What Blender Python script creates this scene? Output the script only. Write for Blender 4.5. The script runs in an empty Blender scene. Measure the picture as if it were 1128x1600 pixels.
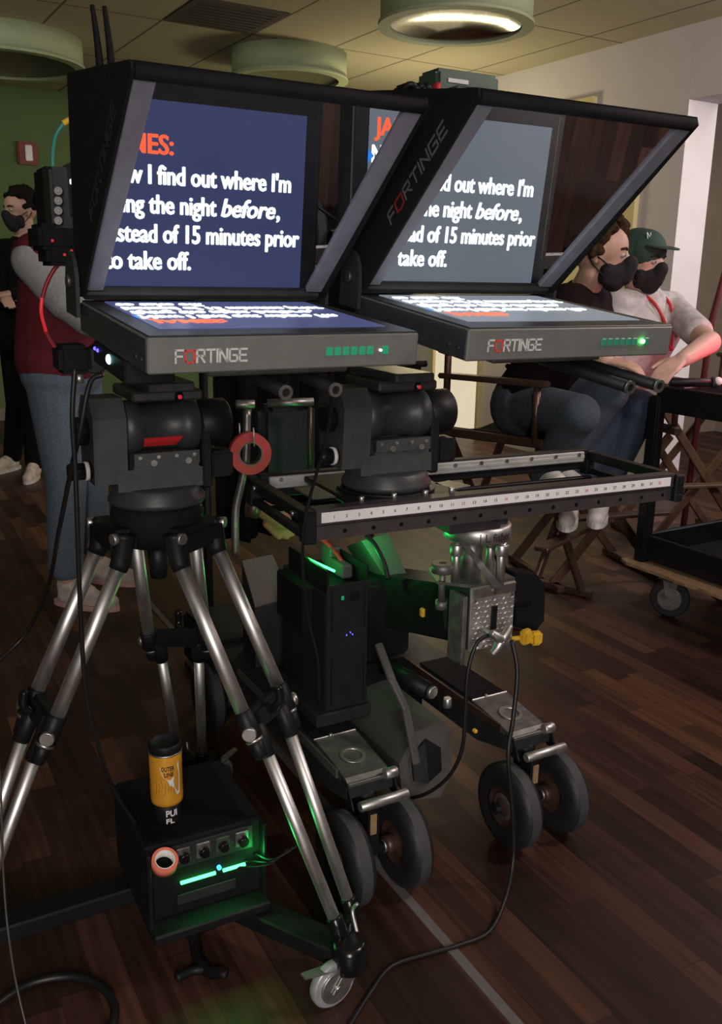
import bpy, bmesh, math, random
from mathutils import Matrix, Vector, Euler
random.seed(7)
SC = bpy.context.scene
COL = SC.collection
pi = math.pi

# ------------------------------------------------------------------ camera
FPX, PIT, ROL, EYE = 1411.4, 0.2562, 0.0176, 1.35
cd = bpy.data.cameras.new('camera')
cd.sensor_fit = 'VERTICAL'; cd.sensor_height = 24.0; cd.lens = FPX * 24.0 / 1600.0
cd.clip_start = 0.05; cd.clip_end = 60
co = bpy.data.objects.new('camera', cd); COL.objects.link(co)
_c, _s = math.cos(PIT), math.sin(PIT)
_R0 = Matrix(((1, 0, 0), (0, -_s, -_c), (0, _c, -_s)))
_cr, _sr = math.cos(ROL), math.sin(ROL)
RC = Matrix(((_cr, -_sr, 0), (_sr, _cr, 0), (0, 0, 1))) @ _R0      # rows: right, down, forward
_right, _down, _fwd = RC[0], RC[1], RC[2]
_m = Matrix((( _right[0], -_down[0], -_fwd[0], 0), (_right[1], -_down[1], -_fwd[1], 0),
             (_right[2], -_down[2], -_fwd[2], EYE), (0, 0, 0, 1)))
co.matrix_world = _m
SC.camera = co
EYEV = Vector((0, 0, EYE))
def ray(px, py): return RC.transposed() @ Vector(((px - 564) / FPX, (py - 800) / FPX, 1))
def atY(px, py, Y):
    r = ray(px, py); return EYEV + r * (Y / r.y)
def atZ(px, py, Z):
    r = ray(px, py); return EYEV + r * ((Z - EYE) / r.z)

# ------------------------------------------------------------------ light
SC.view_settings.view_transform = 'Standard'; SC.view_settings.look = 'None'
SC.view_settings.gamma = 1; SC.view_settings.use_curve_mapping = False
SC.view_settings.exposure = 0.0
w = bpy.data.worlds.new('world'); SC.world = w; w.use_nodes = True
w.node_tree.nodes['Background'].inputs[0].default_value = (.55, .5, .42, 1)
w.node_tree.nodes['Background'].inputs[1].default_value = 0.025
def area(name, loc, target, size, power, color, sy=None):
    l = bpy.data.lights.new(name, 'AREA'); l.energy = power; l.color = color
    l.shape = 'RECTANGLE'; l.size = size; l.size_y = sy or size
    o = bpy.data.objects.new(name, l); COL.objects.link(o); o.location = loc
    o.rotation_euler = (Vector(target) - Vector(loc)).to_track_quat('-Z', 'Y').to_euler()
    return o
def point(name, loc, power, color, r=.05):
    l = bpy.data.lights.new(name, 'POINT'); l.energy = power; l.color = color; l.shadow_soft_size = r
    o = bpy.data.objects.new(name, l); COL.objects.link(o); o.location = loc; return o
area('room_lamp_near', (.25, -1.9, 1.75), (.0, 1.9, .8), .75, 74, (1, .92, .87), 1.7)
area('room_lamp_side', (3.3, 4.2, 2.6), (1.55, 6.3, 1.7), .8, 85, (1, .90, .93))
point('room_lamp_far', (.45, 7.2, 1.95), 34, (1, .86, .52), .2)
area('room_lamp_men', (2.3, 1.6, 2.7), (1.1, 3.9, 1.3), .5, 44, (1, .84, .80))
area('room_lamp_left', (-2.9, 4.6, 2.7), (-2.2, 7, 1.2), .6, 8, (.95, 1, .75))

# ------------------------------------------------------------------ materials
def pm(name, col, rough=.5, metal=0., var=.12, scale=40., bump=0., emis=None, estr=0., coat=0., spec=None, stretch=None):
    m = bpy.data.materials.new(name); m.use_nodes = True
    nt = m.node_tree; b = nt.nodes['Principled BSDF']
    b.inputs['Metallic'].default_value = metal
    if spec is not None: b.inputs['Specular IOR Level'].default_value = spec
    if coat: b.inputs['Coat Weight'].default_value = coat
    tc = nt.nodes.new('ShaderNodeTexCoord'); n = nt.nodes.new('ShaderNodeTexNoise')
    n.inputs['Scale'].default_value = scale; n.inputs['Detail'].default_value = 4
    if stretch:
        mp = nt.nodes.new('ShaderNodeMapping'); mp.inputs['Scale'].default_value = stretch
        nt.links.new(tc.outputs['Object'], mp.inputs[0]); nt.links.new(mp.outputs[0], n.inputs['Vector'])
    else: nt.links.new(tc.outputs['Object'], n.inputs['Vector'])
    cr = nt.nodes.new('ShaderNodeValToRGB')
    cr.color_ramp.elements[0].position = .3; cr.color_ramp.elements[1].position = .7
    cr.color_ramp.elements[0].color = tuple(c * (1 - var) for c in col) + (1,)
    cr.color_ramp.elements[1].color = tuple(min(1, c * (1 + var)) for c in col) + (1,)
    nt.links.new(n.outputs['Fac'], cr.inputs[0]); nt.links.new(cr.outputs[0], b.inputs['Base Color'])
    mr = nt.nodes.new('ShaderNodeMapRange')
    mr.inputs['To Min'].default_value = max(0, rough * .85); mr.inputs['To Max'].default_value = min(1, rough * 1.15)
    nt.links.new(n.outputs['Fac'], mr.inputs[0]); nt.links.new(mr.outputs[0], b.inputs['Roughness'])
    if bump:
        bp = nt.nodes.new('ShaderNodeBump'); bp.inputs['Strength'].default_value = bump; bp.inputs['Distance'].default_value = .004
        nt.links.new(n.outputs['Fac'], bp.inputs['Height']); nt.links.new(bp.outputs[0], b.inputs['Normal'])
    if emis:
        b.inputs['Emission Color'].default_value = tuple(emis) + (1,); b.inputs['Emission Strength'].default_value = estr
    return m
M = {}
def mk(k, *a, **kw): M[k] = pm(k, *a, **kw)
mk('black', (.009, .009, .010), .5, spec=.3)
mk('black_matte', (.007, .007, .008), .8, bump=.2, scale=120, spec=.2)
mk('black_gloss', (.008, .008, .009), .22)
mk('black_cloth', (.007, .0065, .0065), .95, bump=.5, scale=220, spec=.1)
mk('charcoal', (.026, .028, .028), .5, spec=.3)
mk('head_black', (.036, .039, .040), .45, bump=.06, scale=300)
mk('head_grey', (.050, .053, .052), .55)
mk('gunmetal', (.10, .10, .10), .45, .7)
mk('monitor_grey', (.17, .175, .165), .5, .25, var=.06)
mk('bezel', (.035, .038, .045), .35)
mk('frame_bar', (.17, .17, .205), .55)
mk('silver_tube', (.90, .90, .88), .46, 1., var=.06, scale=60, stretch=(1, 1, .1))
mk('silver', (.60, .60, .58), .42, .95, var=.15)
mk('steel_dull', (.36, .35, .33), .42, .9, var=.25)
mk('tread_plate', (.52, .51, .50), .5, .75, var=.15)
mk('olive_steel', (.16, .165, .15), .45, .6, var=.2)
mk('grey_paint', (.075, .072, .068), .6, bump=.1, scale=200)
mk('rail_purple', (.060, .052, .054), .5, .3)
mk('rubber', (.016, .016, .018), .55)
mk('rubber_grey', (.048, .050, .053), .7)
mk('caster_grey', (.42, .44, .46), .4, .3)
mk('strip_grey', (.16, .15, .145), .6, .2)
mk('lid_grey', (.115, .105, .095), .6, bump=.1, scale=200)
mk('box_green_black', (.015, .019, .018), .55, spec=.3)
mk('hub_bronze', (.12, .07, .055), .4, .6)
mk('red', (.55, .022, .028), .5)
mk('red_tape', (.50, .045, .055), .6)
mk('orange_tape', (.75, .19, .12), .6)
mk('yellow', (.70, .42, .03), .5)
mk('can_yellow', (.72, .33, .03), .4, .15, var=.08)
mk('white', (.75, .74, .72), .6)
mk('white_strip', (.80, .79, .80), .5, var=.04)
mk('ink', (.02, .02, .02), .6)
mk('ink_red', (.6, .04, .04), .6)
mk('logo_white', (.55, .55, .55), .5)
mk('logo_dim', (.11, .11, .12), .5)
mk('logo_faint', (.022, .021, .023), .5)
mk('logo_red', (.6, .06, .05), .5)
mk('logo_red_dim', (.25, .02, .02), .5)
mk('skin', (.50, .30, .23), .55, var=.1, scale=25)
mk('skin_fair', (.58, .37, .30), .55, var=.08, scale=25)
mk('hair', (.040, .022, .012), .9, bump=1., scale=90, var=.5, spec=.08)
mk('eye_white', (.42, .40, .38), .4)
mk('track_grey', (.42, .43, .42), .5, .2)
mk('alarm_red', (.22, .03, .022), .5)
mk('step_steel', (.20, .195, .185), .5, .6, var=.3)
mk('hair_dark', (.014, .010, .008), .9, bump=1., scale=90, var=.5, spec=.08)
mk('mask', (.008, .007, .008), .85, bump=.3, scale=150)
mk('cap_green', (.022, .055, .040), .8, bump=.3, scale=150)
mk('tshirt_black', (.012, .0065, .0075), .9, spec=.1, bump=.3, scale=60)
mk('shirt_grey', (.50, .465, .455), .9, bump=.4, scale=30, var=.2)
mk('jeans', (.115, .155, .20), .9, bump=.4, scale=160, var=.25)
mk('jeans_mid', (.050, .068, .090), .9, bump=.4, scale=160, var=.3)
mk('jeans_dark', (.022, .035, .06), .9, bump=.4, scale=160, var=.25)
mk('trousers_black', (.007, .007, .0075), .9, spec=.1)
mk('jacket_maroon', (.12, .008, .018), .85, bump=.3, scale=60)
mk('jacket_grey', (.36, .37, .38), .9, bump=.4, scale=100)
mk('shoe_white', (.62, .60, .57), .6)
mk('shoe_cream', (.55, .47, .40), .7, var=.25, scale=30)
mk('shoe_pink', (.60, .36, .30), .7)
mk('chair_wood', (.085, .042, .018), .65, var=.3, scale=20, stretch=(1, 1, .15))
mk('chair_red', (.10, .012, .012), .8)
mk('cardboard', (.30, .19, .10), .9, var=.2, bump=.3, scale=60)
mk('bag_navy', (.012, .014, .022), .85, bump=.4, scale=80)
mk('glove_leather', (.26, .10, .055), .8, bump=.5, scale=60)
mk('cable_black', (.010, .010, .010), .45)
mk('cable_red', (.25, .01, .012), .5)
mk('cable_teal', (.04, .26, .22), .5)
mk('petal', (.75, .06, .25), .7)
mk('receiver_green', (.055, .085, .062), .45, .3)
mk('ceiling_tile', (.50, .46, .35), .9, var=.04, scale=8, bump=.15)
mk('ceiling_grid', (.060, .057, .040), .8)
mk('vent_dark', (.075, .072, .048), .85)
mk('drum_shell', (.36, .42, .26), .7, var=.05)
mk('drum_inside', (.16, .17, .10), .8)
mk('drum_mirror', (.34, .335, .28), .12, 1., var=.08)
mk('wall_grey', (.62, .585, .60), .9, var=.03, scale=6, bump=.05)
mk('wall_grey_lit', (.74, .70, .68), .9, var=.03, scale=6)  # wall tone with the light on the jamb put into its colour
mk('wall_tan', (.30, .25, .18), .9, var=.06, scale=6)
mk('wall_green', (.115, .185, .070), .9, var=.06, scale=6)
mk('door_yellow', (.62, .54, .28), .7, var=.06)
mk('base_tan', (.22, .19, .14), .8)
mk('plastic_clear', (.55, .56, .55), .2, .2)
def glow(name, col, strength):
    m = bpy.data.materials.new(name); m.use_nodes = True; nt = m.node_tree
    b = nt.nodes['Principled BSDF']; b.inputs['Base Color'].default_value = (.02, .02, .02, 1); b.inputs['Roughness'].default_value = .3
    n = nt.nodes.new('ShaderNodeTexNoise'); n.inputs['Scale'].default_value = 3
    mr = nt.nodes.new('ShaderNodeMapRange'); mr.inputs['To Min'].default_value = strength * .92; mr.inputs['To Max'].default_value = strength * 1.08
    nt.links.new(n.outputs['Fac'], mr.inputs[0]); nt.links.new(mr.outputs[0], b.inputs['Emission Strength'])
    b.inputs['Emission Color'].default_value = tuple(col) + (1,)
    M[name] = m; return m
glow('screen_navy', (.062, .075, .185), 1)
glow('screen_slate', (.215, .245, .29), .95)
glow('screen_white', (.86, .93, 1), 2.4)
glow('screen_orange', (1, .13, .05), 1.7)
glow('screen_blue', (.02, .25, .9), 1.4)
glow('led_green', (.05, 1, .16), 7)
glow('led_green_soft', (.02, .45, .20), .55)
glow('led_green_dim', (.02, .30, .17), .45)
glow('led_green_bright', (.08, 1, .12), 30)
glow('led_blue', (.03, .25, 1), 4)
glow('led_violet', (.10, .08, 1), 3)
glow('led_cyan', (.45, 1, 1), 5)
glow('led_red', (1, .03, .04), .5)
glow('led_white', (.9, .9, .9), 1.5)
glow('window_light', (1, .85, .60), .72)
glow('lamp_pink', (1, .04, .12), 6)
def glass_mats():
    m = bpy.data.materials.new('beam_splitter_coating'); m.use_nodes = True; nt = m.node_tree
    nt.nodes.clear(); out = nt.nodes.new('ShaderNodeOutputMaterial'); mx = nt.nodes.new('ShaderNodeMixShader')
    t = nt.nodes.new('ShaderNodeBsdfTransparent'); t.inputs[0].default_value = (.55, .55, .57, 1)
    g = nt.nodes.new('ShaderNodeBsdfGlossy'); g.inputs['Roughness'].default_value = 0.0; g.inputs[0].default_value = (.95, .97, 1, 1)
    n = nt.nodes.new('ShaderNodeTexNoise'); n.inputs['Scale'].default_value = 2
    mr = nt.nodes.new('ShaderNodeMapRange'); mr.inputs['To Min'].default_value = .60; mr.inputs['To Max'].default_value = .64
    nt.links.new(n.outputs['Fac'], mr.inputs[0]); nt.links.new(mr.outputs[0], mx.inputs[0])
    nt.links.new(t.outputs[0], mx.inputs[1]); nt.links.new(g.outputs[0], mx.inputs[2]); nt.links.new(mx.outputs[0], out.inputs[0])
    M['glass'] = m
    m = bpy.data.materials.new('clear_glass_back'); m.use_nodes = True; nt = m.node_tree
    nt.nodes.clear(); out = nt.nodes.new('ShaderNodeOutputMaterial')
    t = nt.nodes.new('ShaderNodeBsdfTransparent'); t.inputs[0].default_value = (.96, .97, .97, 1); nt.links.new(t.outputs[0], out.inputs[0])
    M['glass_back'] = m
glass_mats()

YAW = math.radians(31)
U = Vector((-math.sin(YAW), math.cos(YAW), 0)); V = Vector((math.cos(YAW), math.sin(YAW), 0))

def wood_floor():
    m = bpy.data.materials.new('dark_parquet'); m.use_nodes = True; nt = m.node_tree; b = nt.nodes['Principled BSDF']
    N = nt.nodes.new; Lk = nt.links.new
    tc = N('ShaderNodeTexCoord'); mp = N('ShaderNodeMapping'); mp.inputs['Rotation'].default_value = (0, 0, -math.radians(28.5))
    Lk(tc.outputs['Object'], mp.inputs[0]); sp = N('ShaderNodeSeparateXYZ'); Lk(mp.outputs[0], sp.inputs[0])
    def mth(op, a, c=None):
        n = N('ShaderNodeMath'); n.operation = op
        for i, q in enumerate((a, c)):
            if q is None: continue
            if isinstance(q, (int, float)): n.inputs[i].default_value = q
            else: Lk(q, n.inputs[i])
        return n.outputs[0]
    xs = mth('DIVIDE', sp.outputs[0], .066); row = mth('FLOOR', xs)
    wn = N('ShaderNodeTexWhiteNoise'); wn.noise_dimensions = '1D'; Lk(row, wn.inputs['W'])
    ys = mth('ADD', mth('DIVIDE', sp.outputs[1], .46), mth('MULTIPLY', wn.outputs['Value'], 7.3)); cl = mth('FLOOR', ys)
    cmb = N('ShaderNodeCombineXYZ'); Lk(row, cmb.inputs[0]); Lk(cl, cmb.inputs[1])
    w2 = N('ShaderNodeTexWhiteNoise'); w2.noise_dimensions = '2D'; Lk(cmb.outputs[0], w2.inputs['Vector'])
    cr = N('ShaderNodeValToRGB'); e = cr.color_ramp.elements
    e[0].position = 0; e[0].color = (.026, .0120, .0085, 1); e[1].position = 1; e[1].color = (.135, .060, .036, 1)
    k = e.new(.5); k.color = (.058, .0255, .017, 1); k = e.new(.85); k.color = (.090, .040, .025, 1)
    Lk(w2.outputs['Value'], cr.inputs[0])
    m2 = N('ShaderNodeMapping'); m2.inputs['Scale'].default_value = (45, 2.2, 1); Lk(mp.outputs[0], m2.inputs[0])
    ns = N('ShaderNodeTexNoise'); ns.inputs['Scale'].default_value = 1.4; ns.inputs['Detail'].default_value = 6; Lk(m2.outputs[0], ns.inputs['Vector'])
    mr = N('ShaderNodeMapRange'); mr.inputs['From Min'].default_value = .3; mr.inputs['From Max'].default_value = .7
    mr.inputs['To Min'].default_value = .6; mr.inputs['To Max'].default_value = 1.3; Lk(ns.outputs['Fac'], mr.inputs[0])
    fx = mth('FRACT', xs); fy = mth('FRACT', ys)
    gx = mth('GREATER_THAN', fx, .022); gy = mth('GREATER_THAN', fy, .005); gap = mth('ADD', mth('MULTIPLY', mth('MULTIPLY', gx, gy), .55), .45)
    vm = N('ShaderNodeVectorMath'); vm.operation = 'SCALE'; Lk(cr.outputs[0], vm.inputs[0]); Lk(mth('MULTIPLY', mr.outputs[0], gap), vm.inputs['Scale'])
    Lk(vm.outputs[0], b.inputs['Base Color']); b.inputs['Roughness'].default_value = .42
    r2 = N('ShaderNodeMapRange'); r2.inputs['To Min'].default_value = .36; r2.inputs['To Max'].default_value = .55; Lk(ns.outputs['Fac'], r2.inputs[0]); Lk(r2.outputs[0], b.inputs['Roughness'])
    b.inputs['Specular IOR Level'].default_value = .35
    M['floor'] = m
wood_floor()
def ceiling_mat():
    m = bpy.data.materials.new('ceiling_panels'); m.use_nodes = True; nt = m.node_tree; b = nt.nodes['Principled BSDF']
    N = nt.nodes.new; Lk = nt.links.new
    tc = N('ShaderNodeTexCoord'); sp = N('ShaderNodeSeparateXYZ'); Lk(tc.outputs['Object'], sp.inputs[0])
    br = []
    for i, off in ((0, .5), (1, .5)):
        a = N('ShaderNodeMath'); a.operation = 'DIVIDE'; Lk(sp.outputs[i], a.inputs[0]); a.inputs[1].default_value = (.61, 1.22)[i]
        f = N('ShaderNodeMath'); f.operation = 'FRACT'; Lk(a.outputs[0], f.inputs[0])
        g = N('ShaderNodeMath'); g.operation = 'GREATER_THAN'; Lk(f.outputs[0], g.inputs[0]); g.inputs[1].default_value = (.024, .012)[i]
        br.append(g.outputs[0])
    mu = N('ShaderNodeMath'); mu.operation = 'MULTIPLY'; Lk(br[0], mu.inputs[0]); Lk(br[1], mu.inputs[1])
    ns = N('ShaderNodeTexNoise'); ns.inputs['Scale'].default_value = 60; Lk(tc.outputs['Object'], ns.inputs['Vector'])
    cr = N('ShaderNodeValToRGB'); cr.color_ramp.elements[0].color = (.38, .345, .235, 1); cr.color_ramp.elements[1].color = (.44, .40, .28, 1); Lk(ns.outputs['Fac'], cr.inputs[0])
    mx = N('ShaderNodeMixRGB'); mx.inputs[1].default_value = (.10, .09, .065, 1); Lk(mu.outputs[0], mx.inputs[0]); Lk(cr.outputs[0], mx.inputs[2])
    Lk(mx.outputs[0], b.inputs['Base Color']); b.inputs['Roughness'].default_value = .9
    M['ceiling'] = m
ceiling_mat()

# ------------------------------------------------------------------ mesh helpers
def frame_of(d):
    d = Vector(d).normalized(); a = Vector((0, 0, 1)) if abs(d.z) < .95 else Vector((1, 0, 0))
    x = a.cross(d).normalized(); y = d.cross(x); return x, y, d
class MB:
    def __init__(s): s.v = []; s.f = []; s.m = []; s.s = []; s.T = Matrix()
    def add(s, vs, fs, mi=0, sm=False):
        n = len(s.v); s.v += [s.T @ Vector(p) for p in vs]
        for f in fs: s.f.append(tuple(i + n for i in f)); s.m.append(mi); s.s.append(sm)
        return s
    def box(s, c, size, mi=0, bev=.002, rot=None):
        bm = bmesh.new(); bmesh.ops.create_cube(bm, size=1)
        for v in bm.verts: v.co = Vector((v.co.x * size[0], v.co.y * size[1], v.co.z * size[2]))
        bv = min(bev, .45 * min(size))
        if bv > 0: bmesh.ops.bevel(bm, geom=list(bm.edges), offset=bv, segments=2 if bv > .004 else 1, affect='EDGES')
        R = rot or Matrix.Identity(3)
        if isinstance(R, Euler): R = R.to_matrix()
        if isinstance(R, (int, float)): R = Matrix.Rotation(R, 3, 'Z')
        bm.verts.index_update()
        s.add([R @ v.co + Vector(c) for v in bm.verts], [[v.index for v in f.verts] for f in bm.faces], mi)
        bm.free(); return s
    def cyl(s, p0, p1, r0, r1=None, mi=0, n=24, bev=0.):
        r1 = r0 if r1 is None else r1; p0 = Vector(p0); p1 = Vector(p1); x, y, d = frame_of(p1 - p0); L = (p1 - p0).length
        pr = [(0, 0), (r0, 0), (r1, L), (0, L)]
        if bev: pr = [(0, 0), (r0 - bev, 0), (r0, bev), (r1, L - bev), (r1 - bev, L), (0, L)]
        return s.rev(pr, p0, d, mi, n)
    def rev(s, prof, o, d, mi=0, n=32, a0=0., a1=2 * pi):
        o = Vector(o); x, y, d = frame_of(d); full = abs(a1 - a0 - 2 * pi) < 1e-6; m = n if full else n + 1
        vs = []; ix = []
        for (r, z) in prof:
            if r <= 1e-7: ix.append([len(vs)] * m); vs.append(o + d * z)
            else:
                ix.append(list(range(len(vs), len(vs) + m)))
                for k in range(m):
                    a = a0 + (a1 - a0) * k / n; vs.append(o + d * z + (x * math.cos(a) + y * math.sin(a)) * r)
        fs = []
        for i in range(len(prof) - 1):
            A, B = ix[i], ix[i + 1]
            for k in range(n):
                k2 = (k + 1) % m; q = []
                for t in (A[k], A[k2], B[k2], B[k]):
                    if t not in q: q.append(t)
                if len(q) > 2: fs.append(q)
        st = len(s.f); s.add(vs, fs, mi, True)
        # flat caps: faces whose profile step is perpendicular to the axis
        c = st
        for i in range(len(prof) - 1):
            flat = abs(prof[i][1] - prof[i + 1][1]) < 1e-6
            for k in range(n):
                if c < len(s.f):
                    if flat: s.s[c] = False
                    c += 1
        return s
    def tube(s, pts, r, mi=0, n=10, smooth=True, rs=None):
        pts = [Vector(p) for p in pts]
        if smooth and len(pts) > 2:
            q = []; P = [pts[0] * 2 - pts[1]] + pts + [pts[-1] * 2 - pts[-2]]
            for i in range(1, len(P) - 2):
                for k in range(8):
                    t = k / 8; a, b, c, d = P[i - 1], P[i], P[i + 1], P[i + 2]
                    q.append(.5 * ((2 * b) + (c - a) * t + (2 * a - 5 * b + 4 * c - d) * t * t + (3 * b - a - 3 * c + d) * t ** 3))
            q.append(pts[-1]); pts = q
        vs = []; N = len(pts); x = None
        for i, p in enumerate(pts):
            d = (pts[min(i + 1, N - 1)] - pts[max(i - 1, 0)]).normalized()
            if x is None: x, y, _ = frame_of(d)
            else:
                x = (x - d * x.dot(d)).normalized(); y = d.cross(x)
            rr = r if rs is None else rs[0] + (rs[1] - rs[0]) * i / (N - 1)
            for k in range(n):
                a = 2 * pi * k / n; vs.append(p + (x * math.cos(a) + y * math.sin(a)) * rr)
        fs = [(i * n + k, i * n + (k + 1) % n, (i + 1) * n + (k + 1) % n, (i + 1) * n + k) for i in range(N - 1) for k in range(n)]
        fs += [tuple(range(n))[::-1], tuple((N - 1) * n + k for k in range(n))]
        return s.add(vs, fs, mi, True)
    def sph(s, c, r, mi=0, n=20, m=12):
        if isinstance(r, (int, float)): r = (r, r, r)
        vs = []; c = Vector(c)
        for i in range(m + 1):
            t = pi * i / m
            for k in range(n):
                a = 2 * pi * k / n; vs.append(c + Vector((r[0] * math.sin(t) * math.cos(a), r[1] * math.sin(t) * math.sin(a), r[2] * math.cos(t))))
        fs = [(i * n + k, (i + 1) * n + k, (i + 1) * n + (k + 1) % n, i * n + (k + 1) % n) for i in range(m) for k in range(n)]
        return s.add(vs, fs, mi, True)
    def poly(s, pts, d, mi=0):
        """prism: polygon pts (3D, planar) extruded by vector d"""
        pts = [Vector(p) for p in pts]; d = Vector(d); n = len(pts)
        vs = pts + [p + d for p in pts]
        fs = [tuple(range(n))[::-1], tuple(range(n, 2 * n))] + [(i, (i + 1) % n, n + (i + 1) % n, n + i) for i in range(n)]
        return s.add(vs, fs, mi)
    def ring(s, c, d, r0, r1, h, mi=0, n=40):
        return s.rev([(r0, 0), (r1, 0), (r1, h), (r0, h), (r0, 0)], c, d, mi, n)
    def text(s, t, o, ex, ey, w=None, h=None, mi=0, bold=0., ext=.0004, align='L', shear=0., warp=None):
        vs, fs = text_geo(t, bold, shear)
        if not vs: return s
        x0 = min(p[0] for p in vs); x1 = max(p[0] for p in vs); y1 = TXT_CAP
        sy = (h / y1) if h else (w / (x1 - x0)); sx = (w / (x1 - x0)) if w else sy
        W = (x1 - x0) * sx; off = {'L': 0, 'C': -W / 2, 'R': -W}[align]
        ex = Vector(ex).normalized(); ey = Vector(ey).normalized(); nz = ex.cross(ey); o = Vector(o or (0, 0, 0))
        out = []
        for (a, b, c) in vs:
            X = (a - x0) * sx + off; Y = b * sy
            if warp: out.append(warp(X, Y, ext if c > 0 else -ext * .5))
            else: out.append(o + ex * X + ey * Y + nz * (ext if c > 0 else -ext * .5))
        return s.add(out, fs, mi)
    def build(s, name, mats, parent=None, label=None, kind=None, weld=False):
        me = bpy.data.meshes.new(name); me.from_pydata([tuple(p) for p in s.v], [], s.f)
        for m in (mats if isinstance(mats, (list, tuple)) else [mats]): me.materials.append(M[m] if isinstance(m, str) else m)
        me.polygons.foreach_set('material_index', s.m); me.polygons.foreach_set('use_smooth', s.s)
        me.update()
        bm = bmesh.new(); bm.from_mesh(me); bmesh.ops.recalc_face_normals(bm, faces=bm.faces); bm.to_mesh(me); bm.free()
        o = bpy.data.objects.new(name, me); COL.objects.link(o)
        if parent: o.parent = parent
        if label: o['label'] = label
        if kind: o['kind'] = kind
        return o
_tc = {}; TXT_CAP = .7
def text_geo(t, bold=0., shear=0.):
    k = (t, bold, shear)
    if k in _tc: return _tc[k]
    cu = bpy.data.curves.new('lettering', 'FONT'); cu.body = t; cu.size = 1; cu.extrude = .01; cu.offset = bold; cu.shear = shear; cu.resolution_u = 3
    o = bpy.data.objects.new('lettering', cu); COL.objects.link(o)
    dg = bpy.context.evaluated_depsgraph_get(); me = bpy.data.meshes.new_from_object(o.evaluated_get(dg))
    r = ([tuple(v.co) for v in me.vertices], [tuple(p.vertices) for p in me.polygons])
    bpy.data.objects.remove(o); bpy.data.curves.remove(cu); bpy.data.meshes.remove(me)
    _tc[k] = r; return r
_vs, _ = text_geo('H'); TXT_CAP = max(p[1] for p in _vs)
def tag(o, label, cat, group=None, kind=None):
    o['label'] = label; o['category'] = cat
    if group: o['group'] = group
    if kind: o['kind'] = kind
    return o
def thing(name, label, cat, loc=(0, 0, 0), rz=0., group=None, rx=0.):
    o = bpy.data.objects.new(name, None); COL.objects.link(o); o.location = loc; o.rotation_euler = (rx, 0, rz); o.empty_display_size = .05
    return tag(o, label, cat, group)
def loc_of(root, p):
    m = Matrix.LocRotScale(root.location, root.rotation_euler, None); return m.inverted() @ Vector(p)
def struct(name, mb, mat):
    o = mb.build(name, mat); o['kind'] = 'structure'; return o
def blob(name, caps, mat, parent, voxel=.009, extra=None, smooth=4, label=None):
    """one continuous surface grown over tapered limbs (p0, p1, r0, r1)"""
    mb = MB()
    for c in caps:
        if len(c) == 2: mb.sph(c[0], c[1], n=20, m=12); continue
        p0, p1, r0, r1 = c; p0 = Vector(p0); p1 = Vector(p1)
        mb.sph(p0, r0, n=16, m=10); mb.sph(p1, r1, n=16, m=10)
        if (p1 - p0).length > 1e-4: mb.cyl(p0, p1, r0, r1, n=16)
    if extra: extra(mb)
    o = mb.build(name, mat, parent, label)
    md = o.modifiers.new('r', 'REMESH'); md.mode = 'VOXEL'; md.voxel_size = voxel; md.use_smooth_shade = True
    sm = o.modifiers.new('s', 'SMOOTH'); sm.iterations = smooth; sm.factor = .5
    dg = bpy.context.evaluated_depsgraph_get(); me = bpy.data.meshes.new_from_object(o.evaluated_get(dg))
    o.modifiers.clear(); old = o.data; o.data = me; bpy.data.meshes.remove(old)
    for p in me.polygons: p.use_smooth = True
    if not me.materials: me.materials.append(M[mat])
    return o
def cable(name, label, pts, r, mat='cable_black', parent=None, cat='cable'):
    mb = MB(); mb.tube(pts, r, n=8)
    o = mb.build(name, mat, parent)
    return tag(o, label, cat) if parent is None else o

# ------------------------------------------------------------------ the room
ZC = 2.87
mb = MB(); mb.box((0, 0, -.05), (26, 26, .1), bev=0); fl = struct('floor', mb, 'floor'); fl.location = (0, 4, 0)
mb = MB(); mb.box((0, 0, .05), (22, 22, .1), bev=0); ce = struct('ceiling', mb, 'ceiling')
ce.rotation_euler = (0, 0, YAW); ce.location = V * 2.70 + U * 6.0 + Vector((0, 0, ZC))
def on(p, t): return Vector((p[0], p[1], 0)) + t
J = Vector((1.988, 6.08, 0))                       # corner of the doorway in the right wall
def wallbox(name, a, b, z0, z1, th, side, mat):
    a = Vector(a); b = Vector(b); d = (b - a); L = d.length; d.normalize(); n = Vector((d.y, -d.x, 0)) * side
    mb = MB(); mb.poly([a + Vector((0, 0, z0)), b + Vector((0, 0, z0)), b + Vector((0, 0, z1)), a + Vector((0, 0, z1))], n * th)
    return struct(name, mb, mat)
CR = Vector((-.41, 10.0, 0)) + U * .0
wallbox('wall_right', J, J + U * 5.2, 0, ZC, .27, 1, 'wall_grey')
wallbox('wall_right_header', J - U * 4.5, J - U * .001, 2.44, ZC, .27, 1, 'wall_grey').name = 'wall_right.001'
wallbox('trim_jamb', J - U * .006 + V * .0, J - U * .006 + V * .268, 0, 2.44, .006, -1, 'wall_grey_lit').name = 'trim_1'  # jamb face coloured lighter to stand for the light falling on it
A = J + V * 2.3 + U * 1.2
wallbox('wall_side', A - U * 6, A + U * 2.4, 0, ZC, .1, 1, 'wall_tan')
B = J + U * 1.3 + V * .27
wallbox('wall_far', B, B + V * 2.4, 0, ZC, .1, -1, 'wall_tan')
GL = Vector((-3.17, 8.35, 0))
wallbox('wall_left', GL - V * 4, GL + V * 3.6, 0, ZC, .1, -1, 'wall_green')
wallbox('baseboard_left', GL - V * 4 - U * .012, GL + V * 3.2 - U * .012, 0, .11, .012, -1, 'base_tan')
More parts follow.
